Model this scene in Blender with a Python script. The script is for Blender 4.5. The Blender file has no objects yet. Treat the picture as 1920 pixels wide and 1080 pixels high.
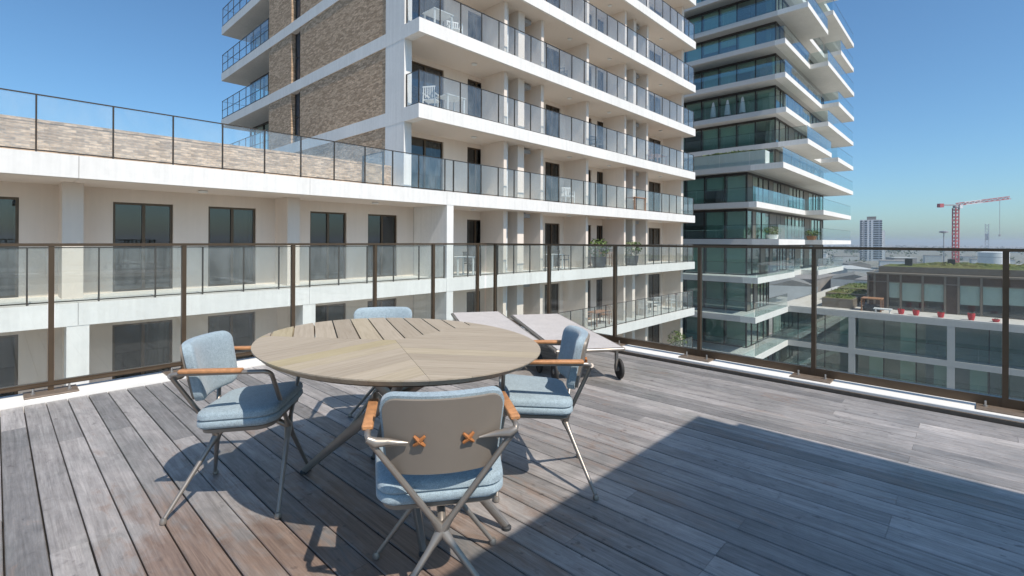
import bpy, bmesh, math, random
from mathutils import Vector, Matrix
R = math.radians
random.seed(7)
sc = bpy.context.scene
C = sc.collection

# ------------------------------------------------------------------ camera
cam_d = bpy.data.cameras.new('camera')
cam = bpy.data.objects.new('camera', cam_d); C.objects.link(cam)
cam_d.sensor_width = 36.0
cam_d.lens = 36.0 * 917.7 / 1920
cam_d.shift_y = (451.2 - 540) / 1920
cam_d.clip_start = 0.05; cam_d.clip_end = 30000
yaw, roll = R(43.389), R(0.29)
Fv = Vector((math.cos(yaw), math.sin(yaw), 0)); Rv = Vector((math.sin(yaw), -math.cos(yaw), 0)); Uv = Vector((0, 0, 1))
R3 = Rv * math.cos(roll) + Uv * math.sin(roll); U3 = Uv * math.cos(roll) - Rv * math.sin(roll)
m = Matrix((R3, U3, -Fv)).transposed().to_4x4(); m.translation = (0, 0, 1.2)
cam.matrix_world = m
sc.camera = cam

# ------------------------------------------------------------------ sky, sun, exposure
SUN_EL = 52.0
to_sun_h = Vector((-0.055, -0.57, 0)).normalized()
to_sun = to_sun_h * math.cos(R(SUN_EL)) + Vector((0, 0, math.sin(R(SUN_EL))))
w = bpy.data.worlds.new('World'); sc.world = w; w.use_nodes = True
nt = w.node_tree; bg = nt.nodes['Background']
sky = nt.nodes.new('ShaderNodeTexSky'); sky.sky_type = 'NISHITA'; sky.sun_disc = False
sky.sun_elevation = R(SUN_EL); sky.sun_rotation = math.atan2(to_sun_h.x, to_sun_h.y)
sky.altitude = 0; sky.air_density = 1.0; sky.dust_density = 0.9; sky.ozone_density = 8.5
wb = nt.nodes.new('ShaderNodeMix'); wb.data_type = 'RGBA'; wb.blend_type = 'MULTIPLY'; wb.inputs['Factor'].default_value = 1.0
wb.inputs['B'].default_value = (0.92, 1.07, 1.02, 1); nt.links.new(sky.outputs[0], wb.inputs['A'])
nt.links.new(wb.outputs['Result'], bg.inputs[0]); bg.inputs[1].default_value = 0.125
sl = bpy.data.lights.new('sun', 'SUN'); sl.energy = 4.25; sl.angle = R(0.5); sl.color = (1.0, 0.925, 0.83)
so = bpy.data.objects.new('sun', sl); C.objects.link(so)
so.rotation_euler = (-to_sun).to_track_quat('-Z', 'Y').to_euler(); so.location = to_sun * 60
sc.view_settings.view_transform = 'Standard'; sc.view_settings.look = 'None'
sc.view_settings.exposure = 0.25; sc.view_settings.gamma = 1.0; sc.view_settings.use_curve_mapping = False
sc.render.engine = 'CYCLES'
cy = sc.cycles
cy.use_denoising = True
cy.max_bounces = 6; cy.diffuse_bounces = 4; cy.glossy_bounces = 3; cy.transmission_bounces = 4
cy.transparent_max_bounces = 32
cy.caustics_reflective = False; cy.caustics_refractive = False
cy.sample_clamp_indirect = 6.0

# ------------------------------------------------------------------ materials
class NT:
    def __init__(s, name):
        s.m = bpy.data.materials.new(name); s.m.use_nodes = True
        s.t = s.m.node_tree; s.b = s.t.nodes['Principled BSDF']; s.out = s.t.nodes['Material Output']
    def n(s, typ, **kw):
        nd = s.t.nodes.new('ShaderNode' + typ)
        for k, v in kw.items():
            if k in nd.inputs.keys() if isinstance(k, str) else False: nd.inputs[k].default_value = v
            else: setattr(nd, k, v)
        return nd
    def l(s, a, b): s.t.links.new(a, b)
    def math(s, op, a, b=None, c=None):
        nd = s.t.nodes.new('ShaderNodeMath'); nd.operation = op
        for i, v in enumerate((a, b, c)):
            if v is None: continue
            if isinstance(v, (int, float)): nd.inputs[i].default_value = v
            else: s.l(v, nd.inputs[i])
        return nd.outputs[0]
    def mix(s, fac, a, b, blend='MIX'):
        nd = s.t.nodes.new('ShaderNodeMix'); nd.data_type = 'RGBA'; nd.blend_type = blend
        for sock, v in ((nd.inputs['Factor'], fac), (nd.inputs['A'], a), (nd.inputs['B'], b)):
            if isinstance(v, (int, float)): sock.default_value = v
            elif isinstance(v, (tuple, list)): sock.default_value = (*v[:3], 1)
            else: s.l(v, sock)
        return nd.outputs['Result']
    def pos(s, scale=(1, 1, 1), obj=False):
        if obj:
            src = s.t.nodes.new('ShaderNodeTexCoord').outputs['Object']
        else:
            src = s.t.nodes.new('ShaderNodeNewGeometry').outputs['Position']
        mp = s.t.nodes.new('ShaderNodeMapping'); mp.inputs['Scale'].default_value = scale
        s.l(src, mp.inputs['Vector']); return mp.outputs[0]
    def noise(s, vec, scale=5, detail=4, rough=0.55, dist=0.0):
        nd = s.t.nodes.new('ShaderNodeTexNoise'); nd.inputs['Scale'].default_value = scale
        nd.inputs['Detail'].default_value = detail; nd.inputs['Roughness'].default_value = rough; nd.inputs['Distortion'].default_value = dist
        s.l(vec, nd.inputs['Vector']); return nd.outputs['Fac']
    def ramp(s, fac, stops):
        nd = s.t.nodes.new('ShaderNodeValToRGB'); cr = nd.color_ramp
        while len(cr.elements) > len(stops): cr.elements.remove(cr.elements[-1])
        while len(cr.elements) < len(stops): cr.elements.new(0.5)
        for e, (p, c) in zip(cr.elements, stops):
            e.position = p; e.color = (*(c if isinstance(c, (tuple, list)) else (c, c, c)), 1)
        s.l(fac, nd.inputs[0]); return nd.outputs[0]
    def bump(s, h, strength=0.2, dist=0.01):
        nd = s.t.nodes.new('ShaderNodeBump'); nd.inputs['Strength'].default_value = strength; nd.inputs['Distance'].default_value = dist
        s.l(h, nd.inputs['Height']); s.l(nd.outputs[0], s.b.inputs['Normal'])
    def base(s, c):
        if isinstance(c, (tuple, list)): s.b.inputs['Base Color'].default_value = (*c[:3], 1)
        else: s.l(c, s.b.inputs['Base Color'])

def simple(name, col, rough=0.6, metal=0.0, var=0.12, scale=6.0, bump=0.0, bscale=60.0, spec=0.5):
    t = NT(name)
    p = t.pos()
    f = t.noise(p, scale, 5)
    lo = tuple(c * (1 - var) for c in col); hi = tuple(min(1, c * (1 + var)) for c in col)
    t.base(t.ramp(f, [(0.3, lo), (0.7, hi)]))
    t.b.inputs['Roughness'].default_value = rough; t.b.inputs['Metallic'].default_value = metal
    t.b.inputs['Specular IOR Level'].default_value = spec
    if bump: t.bump(t.noise(p, bscale, 3), bump, 0.01)
    return t.m

def plaster(name, col, streak=0.10):
    t = NT(name); p = t.pos()
    big = t.noise(p, 0.6, 5); fine = t.noise(t.pos((9, 9, 0.4)), 1.0, 6, 0.65); spk = t.noise(p, 9, 4)
    f = t.math('ADD', t.math('MULTIPLY', big, 0.35), t.math('ADD', t.math('MULTIPLY', fine, 0.45), t.math('MULTIPLY', spk, 0.2)))
    t.base(t.ramp(f, [(0.33, tuple(c * (1 - streak) for c in col)), (0.62, col)]))
    t.b.inputs['Roughness'].default_value = 0.75
    t.bump(t.noise(p, 90, 3), 0.08, 0.004)
    return t.m

def glass(name, tint, refl=1.0, f0=0.05, dirt_sky_veil=0.0):
    t = NT(name); t.t.nodes.remove(t.b)
    lw = t.t.nodes.new('ShaderNodeLayerWeight'); lw.inputs['Blend'].default_value = 0.5
    f = t.math('POWER', lw.outputs['Facing'], 4.2)
    f = t.math('MULTIPLY_ADD', f, 0.9 * refl, f0)
    tr = t.t.nodes.new('ShaderNodeBsdfTransparent'); tr.inputs[0].default_value = (*tint, 1)
    gl = t.t.nodes.new('ShaderNodeBsdfGlossy'); gl.inputs['Roughness'].default_value = 0.004; gl.inputs[0].default_value = (0.96, 0.98, 1, 1)
    mx = t.t.nodes.new('ShaderNodeMixShader'); t.l(f, mx.inputs[0]); t.l(tr.outputs[0], mx.inputs[1]); t.l(gl.outputs[0], mx.inputs[2])
    last = mx.outputs[0]
    if dirt_sky_veil:  # pale film: smudges, and sky reflection painted as a veil on balcony panes
        d = t.t.nodes.new('ShaderNodeBsdfDiffuse'); d.inputs[0].default_value = (0.75, 0.78, 0.78, 1)
        fac = t.math('MULTIPLY', t.ramp(t.noise(t.pos((2.5, 2.5, 1.2)), 1.5, 6), [(0.35, 0.25), (0.75, 1.0)]), dirt_sky_veil)
        m2 = t.t.nodes.new('ShaderNodeMixShader'); t.l(fac, m2.inputs[0]); t.l(last, m2.inputs[1]); t.l(d.outputs[0], m2.inputs[2]); last = m2.outputs[0]
    t.l(last, t.out.inputs['Surface'])
    return t.m

def brick_mat(name):
    t = NT(name)
    g = t.t.nodes.new('ShaderNodeNewGeometry'); sp = t.t.nodes.new('ShaderNodeSeparateXYZ'); t.l(g.outputs['Position'], sp.inputs[0])
    cb = t.t.nodes.new('ShaderNodeCombineXYZ'); t.l(t.math('ADD', sp.outputs[0], sp.outputs[1]), cb.inputs[0]); t.l(sp.outputs[2], cb.inputs[1])
    b = t.t.nodes.new('ShaderNodeTexBrick'); t.l(cb.outputs[0], b.inputs['Vector'])
    b.inputs['Scale'].default_value = 1.0; b.inputs['Brick Width'].default_value = 0.23; b.inputs['Row Height'].default_value = 0.062
    b.inputs['Mortar Size'].default_value = 0.006; b.inputs['Mortar Smooth'].default_value = 0.2; b.offset = 0.37
    b.inputs['Color1'].default_value = (0.37, 0.255, 0.165, 1); b.inputs['Color2'].default_value = (0.72, 0.53, 0.375, 1); b.inputs['Mortar'].default_value = (0.46, 0.36, 0.265, 1)
    b.inputs['Bias'].default_value = -0.1
    mp = t.t.nodes.new('ShaderNodeMapping'); mp.inputs['Scale'].default_value = (7, 20, 1); t.l(cb.outputs[0], mp.inputs[0])
    n = t.noise(mp.outputs[0], 1.0, 5, 0.65)
    c = t.mix(1.0, b.outputs['Color'], t.ramp(n, [(0.32, (0.55, 0.54, 0.53)), (0.68, (1.25, 1.22, 1.17))]), 'MULTIPLY')
    t.base(c); t.b.inputs['Roughness'].default_value = 0.9
    h = t.math('SUBTRACT', t.math('MULTIPLY', n, 0.7), b.outputs['Fac']); t.bump(h, 0.7, 0.012)
    return t.m

def deck_mat(name):
    t = NT(name)
    oi = t.t.nodes.new('ShaderNodeObjectInfo'); rnd = oi.outputs['Random']
    g = t.t.nodes.new('ShaderNodeNewGeometry'); sp = t.t.nodes.new('ShaderNodeSeparateXYZ'); t.l(g.outputs['Position'], sp.inputs[0])
    cb = t.t.nodes.new('ShaderNodeCombineXYZ')
    t.l(sp.outputs[0], cb.inputs[0]); t.l(t.math('ADD', sp.outputs[1], t.math('MULTIPLY', rnd, 37.0)), cb.inputs[1]); t.l(t.math('MULTIPLY', rnd, 11.0), cb.inputs[2])
    def mp(s):
        q = t.t.nodes.new('ShaderNodeMapping'); q.inputs['Scale'].default_value = s; t.l(cb.outputs[0], q.inputs[0]); return q.outputs[0]
    grain = t.noise(mp((110, 3.4, 1)), 1.0, 6, 0.7, 0.7)
    streak = t.noise(mp((22, 1.3, 1)), 1.0, 5, 0.65, 1.4)
    blot = t.noise(mp((13, 5.5, 1)), 1.0, 7, 0.72, 1.2)
    cloud = t.noise(t.pos((3.1, 2.2, 1)), 1.0, 5, 0.65, 0.8)
    f = t.math('ADD', t.math('MULTIPLY', grain, 0.34), t.math('ADD', t.math('MULTIPLY', streak, 0.33), t.math('MULTIPLY', blot, 0.33)))
    grey = t.ramp(f, [(0.36, (0.165, 0.153, 0.147)), (0.5, (0.29, 0.274, 0.264)), (0.62, (0.42, 0.40, 0.388))])
    grey = t.mix(1.0, grey, t.ramp(cloud, [(0.3, (0.80, 0.81, 0.80)), (0.5, (1.0, 0.99, 0.98)), (0.7, (1.17, 1.15, 1.13))]), 'MULTIPLY')
    # boards differ in how silvery they have weathered
    tone = t.ramp(rnd, [(0.0, (0.60, 0.60, 0.60)), (0.2, (0.80, 0.795, 0.79)), (0.5, (0.97, 0.955, 0.945)), (0.8, (1.12, 1.10, 1.09)), (0.95, (1.25, 1.23, 1.21)), (1.0, (1.6, 1.57, 1.55))])
    col = t.mix(1.0, grey, tone, 'MULTIPLY')
    # reddish heartwood showing where the silver has worn off
    patch = t.noise(t.pos((2.6, 1.5, 1)), 1.0, 4, 0.6, 0.7)
    dx = t.math('SUBTRACT', sp.outputs[0], 0.80); dy = t.math('SUBTRACT', sp.outputs[1], 1.70)
    near = t.math('SQRT', t.math('ADD', t.math('MULTIPLY', dx, dx), t.math('MULTIPLY', dy, dy)))
    near = t.math('MULTIPLY_ADD', near, -0.13, 0.145)
    near = t.math('MAXIMUM', near, -0.12)
    red = t.math('ADD', t.math('ADD', t.math('MULTIPLY', patch, 0.45), t.math('MULTIPLY', blot, 0.55)), t.math('ADD', near, t.math('MULTIPLY_ADD', t.math('FRACT', t.math('MULTIPLY', rnd, 7.31)), 0.22, -0.11)))
    redf = t.ramp(red, [(0.50, 0.0), (0.56, 0.5), (0.66, 0.95)])
    redc = t.ramp(t.math('ADD', t.math('MULTIPLY', grain, 0.5), t.math('MULTIPLY', streak, 0.5)), [(0.33, (0.105, 0.066, 0.049)), (0.66, (0.31, 0.22, 0.168))])
    col = t.mix(redf, col, redc)
    # small dark water spots
    spots = t.noise(t.pos((26, 17, 1)), 1.0, 3, 0.5); zone = t.noise(t.pos((1.3, 1.3, 1)), 1.0, 2)
    sf = t.math('MULTIPLY', t.ramp(spots, [(0.62, 0.0), (0.70, 0.7)]), t.ramp(zone, [(0.45, 0.0), (0.6, 1.0)]))
    col = t.mix(sf, col, (0.075, 0.06, 0.055))
    # green-black mildew in a few damp areas
    mil = t.ramp(t.noise(t.pos((1.7, 1.1, 1)), 1.0, 5, 0.6, 0.5), [(0.56, 0.0), (0.72, 0.6)])
    col = t.mix(mil, col, t.mix(1.0, col, (0.55, 0.60, 0.55), 'MULTIPLY'))
    t.base(col)
    t.l(t.ramp(streak, [(0.3, 0.52), (0.7, 0.36)]), t.b.inputs['Roughness'])
    t.b.inputs['Specular IOR Level'].default_value = 0.8
    t.bump(t.math('ADD', t.math('MULTIPLY', grain, 0.7), t.math('MULTIPLY', blot, 0.5)), 0.4, 0.004)
    return t.m

def teak_mat(name):
    t = NT(name)
    oi = t.t.nodes.new('ShaderNodeObjectInfo'); rnd = oi.outputs['Random']
    tc = t.t.nodes.new('ShaderNodeTexCoord')
    mpn = t.t.nodes.new('ShaderNodeMapping'); mpn.inputs['Scale'].default_value = (4.5, 85, 1); t.l(tc.outputs['Object'], mpn.inputs[0])
    cb = t.t.nodes.new('ShaderNodeCombineXYZ'); t.l(t.math('MULTIPLY', rnd, 50.0), cb.inputs[2]); t.l(t.math('MULTIPLY', rnd, 23.0), cb.inputs[0])
    ad = t.t.nodes.new('ShaderNodeVectorMath'); ad.operation = 'ADD'; t.l(mpn.outputs[0], ad.inputs[0]); t.l(cb.outputs[0], ad.inputs[1])
    gr = t.noise(ad.outputs[0], 1.0, 6, 0.62, 0.6)
    col = t.ramp(gr, [(0.22, (0.31, 0.252, 0.185)), (0.5, (0.395, 0.33, 0.25)), (0.8, (0.46, 0.395, 0.31))])
    tone = t.ramp(rnd, [(0.0, (0.86, 0.85, 0.84)), (0.5, (1.0, 1.0, 1.0)), (0.8, (1.07, 1.07, 1.06)), (1.0, (1.0, 0.99, 0.80))])
    t.base(t.mix(1.0, col, tone, 'MULTIPLY')); t.b.inputs['Roughness'].default_value = 0.6
    t.bump(gr, 0.25, 0.003)
    return t.m

def fabric_mat(name, col):
    t = NT(name)
    tc = t.pos(obj=True)
    wv = t.noise(tc, 300, 2, 0.6); mid = t.noise(tc, 75, 4, 0.75); big = t.noise(tc, 9, 3)
    f = t.math('ADD', t.math('MULTIPLY', wv, 0.45), t.math('ADD', t.math('MULTIPLY', mid, 0.4), t.math('MULTIPLY', big, 0.15)))
    t.base(t.ramp(f, [(0.35, tuple(c * 0.70 for c in col)), (0.5, col), (0.65, tuple(min(1, c * 1.28) for c in col))]))
    t.b.inputs['Roughness'].default_value = 0.95; t.b.inputs['Specular IOR Level'].default_value = 0.15
    t.b.inputs['Sheen Weight'].default_value = 0.25
    t.bump(t.math('ADD', wv, mid), 0.35, 0.003)
    return t.m

def leaf_mat(name, a, b):
    t = NT(name); p = t.pos()
    t.base(t.ramp(t.noise(p, 7, 3), [(0.3, a), (0.7, b)])); t.b.inputs['Roughness'].default_value = 0.6
    return t.m

def ground_mat(name):
    t = NT(name); p = t.pos()
    a = t.noise(t.pos((0.006, 0.03, 1)), 1.0, 6, 0.65); b = t.noise(t.pos((0.05, 0.15, 1)), 1.0, 5, 0.6)
    c = t.ramp(a, [(0.32, (0.07, 0.09, 0.045)), (0.44, (0.20, 0.18, 0.145)), (0.55, (0.27, 0.25, 0.22)), (0.66, (0.10, 0.12, 0.07)), (0.8, (0.21, 0.20, 0.18))])
    t.base(t.mix(0.5, c, t.ramp(b, [(0.35, (0.09, 0.10, 0.07)), (0.65, (0.30, 0.28, 0.25))]))); t.b.inputs['Roughness'].default_value = 0.95
    return t.m

def sedum_mat(name):
    t = NT(name); p = t.pos()
    a = t.noise(p, 0.45, 4, 0.6); b = t.noise(p, 6, 5, 0.65)
    c = t.ramp(a, [(0.35, (0.055, 0.085, 0.025)), (0.5, (0.12, 0.13, 0.04)), (0.62, (0.17, 0.12, 0.045)), (0.75, (0.08, 0.11, 0.03))])
    t.base(t.mix(0.55, c, t.ramp(b, [(0.3, (0.03, 0.05, 0.012)), (0.7, (0.17, 0.19, 0.06))]))); t.b.inputs['Roughness'].default_value = 1.0
    t.bump(b, 0.9, 0.06)
    return t.m

M = {
    'white': plaster('white_render', (0.80, 0.78, 0.745), 0.18),
    'cream': plaster('cream_render', (0.78, 0.68, 0.59), 0.08),
    'soffit': plaster('soffit_bounce_tint', (0.74, 0.655, 0.575), 0.05),  # beige puts bounced light into the colour of the white undersides
    'lightgrey': plaster('pale_grey_concrete', (0.56, 0.545, 0.525), 0.10),
    'inner': simple('interior_paint', (0.30, 0.28, 0.26), 0.8),
    'floor_in': simple('interior_floor', (0.16, 0.12, 0.09), 0.5),
    'brick': brick_mat('grey_brown_brick'),
    'deck': deck_mat('weathered_hardwood'),
    'under': simple('deck_substrate', (0.035, 0.03, 0.028), 0.9),
    'teak': teak_mat('weathered_teak'),
    'fabric': fabric_mat('blue_melange_fabric', (0.30, 0.372, 0.41)),
    'shell': simple('taupe_powder_coat', (0.225, 0.19, 0.155), 0.42, 0.0, 0.03, 12, 0.05, 400),
    'tube': simple('champagne_metal', (0.30, 0.265, 0.23), 0.36, 0.55, 0.06, 20),
    'armwood': simple('oiled_orange_wood', (0.46, 0.22, 0.095), 0.5, 0, 0.22, 40, 0.15, 160),
    'clip': simple('tan_leather', (0.40, 0.15, 0.045), 0.6, 0, 0.15, 80),
    'bronze': simple('bronze_aluminium', (0.105, 0.072, 0.046), 0.36, 0.5, 0.1, 10),
    'darkframe': simple('dark_bronze_frame', (0.045, 0.036, 0.028), 0.45, 0.3, 0.1, 8),
    'plate': simple('dull_bronze_plate', (0.22, 0.17, 0.13), 0.5, 0.4, 0.15, 20),
    'steel': simple('bolt_steel', (0.55, 0.53, 0.5), 0.35, 0.9, 0.1, 60),
    'kerb': plaster('white_kerb_coating', (0.80, 0.78, 0.74), 0.12),
    'glass_rail': glass('balustrade_glass', (0.93, 0.955, 0.945), 0.6, 0.03, 0.03),
    'glass_balc': glass('balcony_glass', (0.94, 0.96, 0.96), 0.9, 0.06, 0.085),  # stronger film imitates the pale reflection of hazy sky
    'glass_win': glass('window_glass', (0.46, 0.48, 0.475), 0.85, 0.075),
    'glass_green': glass('green_tinted_glass', (0.78, 0.90, 0.845), 0.9, 0.13),
    'glass_far': glass('far_balcony_glass', (0.86, 0.92, 0.92), 0.9, 0.06, 0.02),
    'glass_clear': glass('clear_window_glass', (0.92, 0.95, 0.94), 0.8, 0.05),
    'sling': fabric_mat('beige_mesh_sling', (0.50, 0.455, 0.42)),
    'tyre': simple('black_rubber', (0.03, 0.028, 0.026), 0.7),
    'curtain': simple('sheer_curtain', (0.62, 0.62, 0.58), 0.9, 0, 0.06, 3),
    'blind': simple('pale_green_blind', (0.56, 0.65, 0.60), 0.85, 0, 0.05, 3),
    'brown': simple('brown_cladding', (0.095, 0.06, 0.042), 0.5, 0.2, 0.12, 2.5),
    'browntrim': simple('taupe_trim', (0.21, 0.175, 0.14), 0.5, 0.2, 0.08, 2.5),
    'roofgrey': simple('grey_roofing', (0.20, 0.19, 0.175), 0.9, 0, 0.15, 1.0),
    'terrace': simple('pale_paving', (0.50, 0.48, 0.45), 0.8, 0, 0.1, 1.5),
    'sedum': sedum_mat('sedum_planting'),
    'leaf': leaf_mat('leaf_green', (0.045, 0.085, 0.018), (0.14, 0.19, 0.04)),
    'leafdark': leaf_mat('leaf_dark', (0.025, 0.05, 0.02), (0.06, 0.095, 0.035)),
    'pot': simple('dark_planter', (0.07, 0.07, 0.075), 0.6),
    'redpot': simple('red_glazed_pot', (0.50, 0.035, 0.045), 0.35),
    'red': simple('red_crane_paint', (0.42, 0.10, 0.11), 0.5, 0, 0.1, 0.5),
    'cranegrey': simple('grey_crane_paint', (0.32, 0.33, 0.35), 0.5, 0, 0.1, 0.5),
    'plastic': simple('white_plastic', (0.75, 0.75, 0.73), 0.4, 0, 0.04, 5),
    'wood': simple('reddish_teak', (0.34, 0.17, 0.09), 0.6, 0, 0.2, 9),
    'ground': ground_mat('port_ground'),
    'shed': simple('pale_shed', (0.48, 0.48, 0.47), 0.8, 0, 0.15, 0.05),
    'shedroof': simple('dull_shed_roof', (0.26, 0.23, 0.21), 0.8, 0, 0.2, 0.05),
    'farwhite': simple('far_white', (0.62, 0.63, 0.64), 0.7, 0, 0.06, 0.3),
    'farwin': simple('far_window', (0.05, 0.06, 0.075), 0.25, 0, 0.2, 0.2),
    'silo': simple('white_tank', (0.68, 0.69, 0.70), 0.5, 0, 0.05, 0.3),
    'darkmetal': simple('dark_metal', (0.06, 0.06, 0.06), 0.5, 0.3),
}

# ------------------------------------------------------------------ mesh builder
class MB:
    def __init__(s): s.v = []; s.f = []; s.sm = False
    def add(s, vs, fs):
        k = len(s.v); s.v += [tuple(p) for p in vs]; s.f += [tuple(i + k for i in f) for f in fs]; return s
    def box(s, x0, x1, y0, y1, z0, z1):
        if x0 > x1: x0, x1 = x1, x0
        if y0 > y1: y0, y1 = y1, y0
        if z0 > z1: z0, z1 = z1, z0
        return s.add([(x0,y0,z0),(x1,y0,z0),(x1,y1,z0),(x0,y1,z0),(x0,y0,z1),(x1,y0,z1),(x1,y1,z1),(x0,y1,z1)],
                     [(3,2,1,0),(4,5,6,7),(0,1,5,4),(1,2,6,5),(2,3,7,6),(3,0,4,7)])
    def cbox(s, x0, x1, y0, y1, z0, z1, c):
        """box with chamfered top edges"""
        lo = [(x0,y0,z0),(x1,y0,z0),(x1,y1,z0),(x0,y1,z0)]; mi = [(p[0],p[1],z1-c) for p in lo]
        hi = [(x0+c,y0+c,z1),(x1-c,y0+c,z1),(x1-c,y1-c,z1),(x0+c,y1-c,z1)]
        fs = [(3,2,1,0),(8,9,10,11)]
        for a in range(4):
            b = (a+1) % 4; fs += [(a,b,b+4,a+4),(a+4,b+4,b+8,a+8)]
        return s.add(lo+mi+hi, fs)
    def prism(s, poly, z0, z1, c=0.0):
        n = len(poly); vs = [(x,y,z0) for x,y in poly]
        if c:
            cx = sum(p[0] for p in poly)/n; cy_ = sum(p[1] for p in poly)/n
            vs += [(x,y,z1-c) for x,y in poly]; top = []
            for x,y in poly:
                d = math.hypot(x-cx,y-cy_) or 1; k = max(0, 1-c*1.3/d); top.append((cx+(x-cx)*k, cy_+(y-cy_)*k, z1))
            vs += top; fs = [tuple(range(n-1,-1,-1)), tuple(range(2*n,3*n))]
            for a in range(n):
                b=(a+1)%n; fs += [(a,b,b+n,a+n),(a+n,b+n,b+2*n,a+2*n)]
        else:
            vs += [(x,y,z1) for x,y in poly]; fs = [tuple(range(n-1,-1,-1)), tuple(range(n,2*n))]
            for a in range(n):
                b=(a+1)%n; fs.append((a,b,b+n,a+n))
        return s.add(vs, fs)
    def tube(s, pts, rad, seg=8, flat=1.0):
        pts = [Vector(p) for p in pts]; n = len(pts)
        if isinstance(rad, (int, float)): rad = [rad]*n
        t0 = (pts[1]-pts[0]).normalized(); up = Vector((0,0,1)) if abs(t0.z) < 0.9 else Vector((1,0,0))
        side = t0.cross(up).normalized(); vs = []
        for i,p in enumerate(pts):
            t = ((pts[min(i+1,n-1)]-pts[max(i-1,0)])).normalized()
            side = (side - t*side.dot(t)).normalized(); u = side.cross(t)
            for k in range(seg):
                a = 2*math.pi*k/seg; vs.append(p + side*math.cos(a)*rad[i] + u*math.sin(a)*rad[i]*flat)
        fs = []
        for i in range(n-1):
            for k in range(seg):
                k2=(k+1)%seg; fs.append((i*seg+k, i*seg+k2, (i+1)*seg+k2, (i+1)*seg+k))
        fs += [tuple(range(seg-1,-1,-1)), tuple(range((n-1)*seg, n*seg))]
        return s.add(vs, fs)
    def bar(s, a, b, w, h):
        """square bar between two points"""
        a=Vector(a); b=Vector(b); t=(b-a).normalized(); up=Vector((0,0,1)) if abs(t.z)<0.95 else Vector((1,0,0))
        sd=t.cross(up).normalized(); u=sd.cross(t); vs=[]
        for p in (a,b):
            for i,j in ((-1,-1),(1,-1),(1,1),(-1,1)): vs.append(p+sd*i*w/2+u*j*h/2)
        return s.add(vs,[(0,1,2,3),(7,6,5,4),(0,4,5,1),(1,5,6,2),(2,6,7,3),(3,7,4,0)])
    def lathe(s, prof, c=(0,0,0), seg=16, axis='z'):
        vs=[]; n=len(prof)
        for r,z in prof:
            for k in range(seg):
                a=2*math.pi*k/seg; x,y=r*math.cos(a),r*math.sin(a)
                q=(x,y,z) if axis=='z' else ((z,x,y) if axis=='x' else (x,z,y))
                vs.append((q[0]+c[0],q[1]+c[1],q[2]+c[2]))
        fs=[]
        for i in range(n-1):
            for k in range(seg):
                k2=(k+1)%seg; fs.append((i*seg+k,i*seg+k2,(i+1)*seg+k2,(i+1)*seg+k))
        fs += [tuple(range(seg-1,-1,-1)), tuple(range((n-1)*seg,n*seg))]
        return s.add(vs,fs)
    def rings(s, outline_fn, rings, deform=None):
        """stack of outlines: rings = [(inset, z)], closed at both ends"""
        vs=[]; n=None
        for ins,z in rings:
            o=outline_fn(ins); n=len(o)
            for x,y in o:
                p=(x,y,z); vs.append(deform(p) if deform else p)
        fs=[]
        for i in range(len(rings)-1):
            for k in range(n):
                k2=(k+1)%n; fs.append((i*n+k,i*n+k2,(i+1)*n+k2,(i+1)*n+k))
        for base,flip in ((0,True),((len(rings)-1)*n,False)):
            cx=sum(v[0] for v in vs[base:base+n])/n; cyy=sum(v[1] for v in vs[base:base+n])/n; cz=sum(v[2] for v in vs[base:base+n])/n
            vs.append((cx,cyy,cz)); ci=len(vs)-1
            for k in range(n):
                k2=(k+1)%n; fs.append((base+k2,base+k,ci) if flip else (base+k,base+k2,ci))
        return s.add(vs,fs)
    def mesh(s, name, mat=None, smooth=False):
        me=bpy.data.meshes.new(name); me.from_pydata(s.v,[],s.f); me.update()
        bm=bmesh.new(); bm.from_mesh(me); bmesh.ops.recalc_face_normals(bm, faces=bm.faces); bm.to_mesh(me); bm.free()
        if mat is not None: me.materials.append(M[mat] if isinstance(mat,str) else mat)
        if smooth:
            for p in me.polygons: p.use_smooth=True
            try: me.set_sharp_from_angle(angle=R(smooth if smooth is not True else 40))
            except Exception: pass
        return me

ORG = {}
def link(name, me, parent=None, loc=None, rotz=0.0, local=False):
    o=bpy.data.objects.new(name, me); C.objects.link(o)
    base=ORG.get(parent.name, Vector((0,0,0))) if parent is not None else Vector((0,0,0))
    if parent is not None: o.parent=parent
    L=Vector(loc) if loc is not None else Vector((0,0,0))
    if local: o.location=L; ORG[o.name]=base+L
    else: o.location=L-base; ORG[o.name]=L
    o.rotation_euler=(0,0,rotz)
    return o
def part(name, mb, mat, parent=None, loc=None, smooth=False, local=False):
    return link(name, mb.mesh(name, mat, smooth), parent, loc, 0, local)
def tag(o, label, cat, group=None, kind=None):
    if label: o['label']=label
    if cat: o['category']=cat
    if group: o['group']=group
    if kind: o['kind']=kind
    return o
def thing(name, label, cat, loc=(0,0,0), rotz=0.0, group=None):
    o=bpy.data.objects.new(name,None); C.objects.link(o); o.location=loc; o.rotation_euler=(0,0,rotz); o.empty_display_size=0.2
    ORG[o.name]=Vector(loc); return tag(o,label,cat,group)
def struct(name, mb, mat, smooth=False):
    o=part(name,mb,mat,None,None,smooth); o['kind']='structure'; return o
def copy_tree(o, parent=None):
    c=o.copy(); C.objects.link(c); c.parent=parent
    for ch in list(o.children):
        if ch.name in bpy.data.objects: copy_tree(ch,c)
    return c
SHARED={}
def shared(key, fn):
    if key not in SHARED: SHARED[key]=fn()
    return SHARED[key]
def cubemesh(mat):
    return shared('cube_'+mat, lambda: MB().box(0,1,0,1,0,1).mesh('unit_piece',mat))
def boxobj(name, mat, parent, x0,x1,y0,y1,z0,z1):
    """a box part that shares one unit mesh"""
    o=link(name, cubemesh(mat), parent, (x0,y0,z0)); o.scale=(x1-x0,y1-y0,z1-z0); return o

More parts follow.
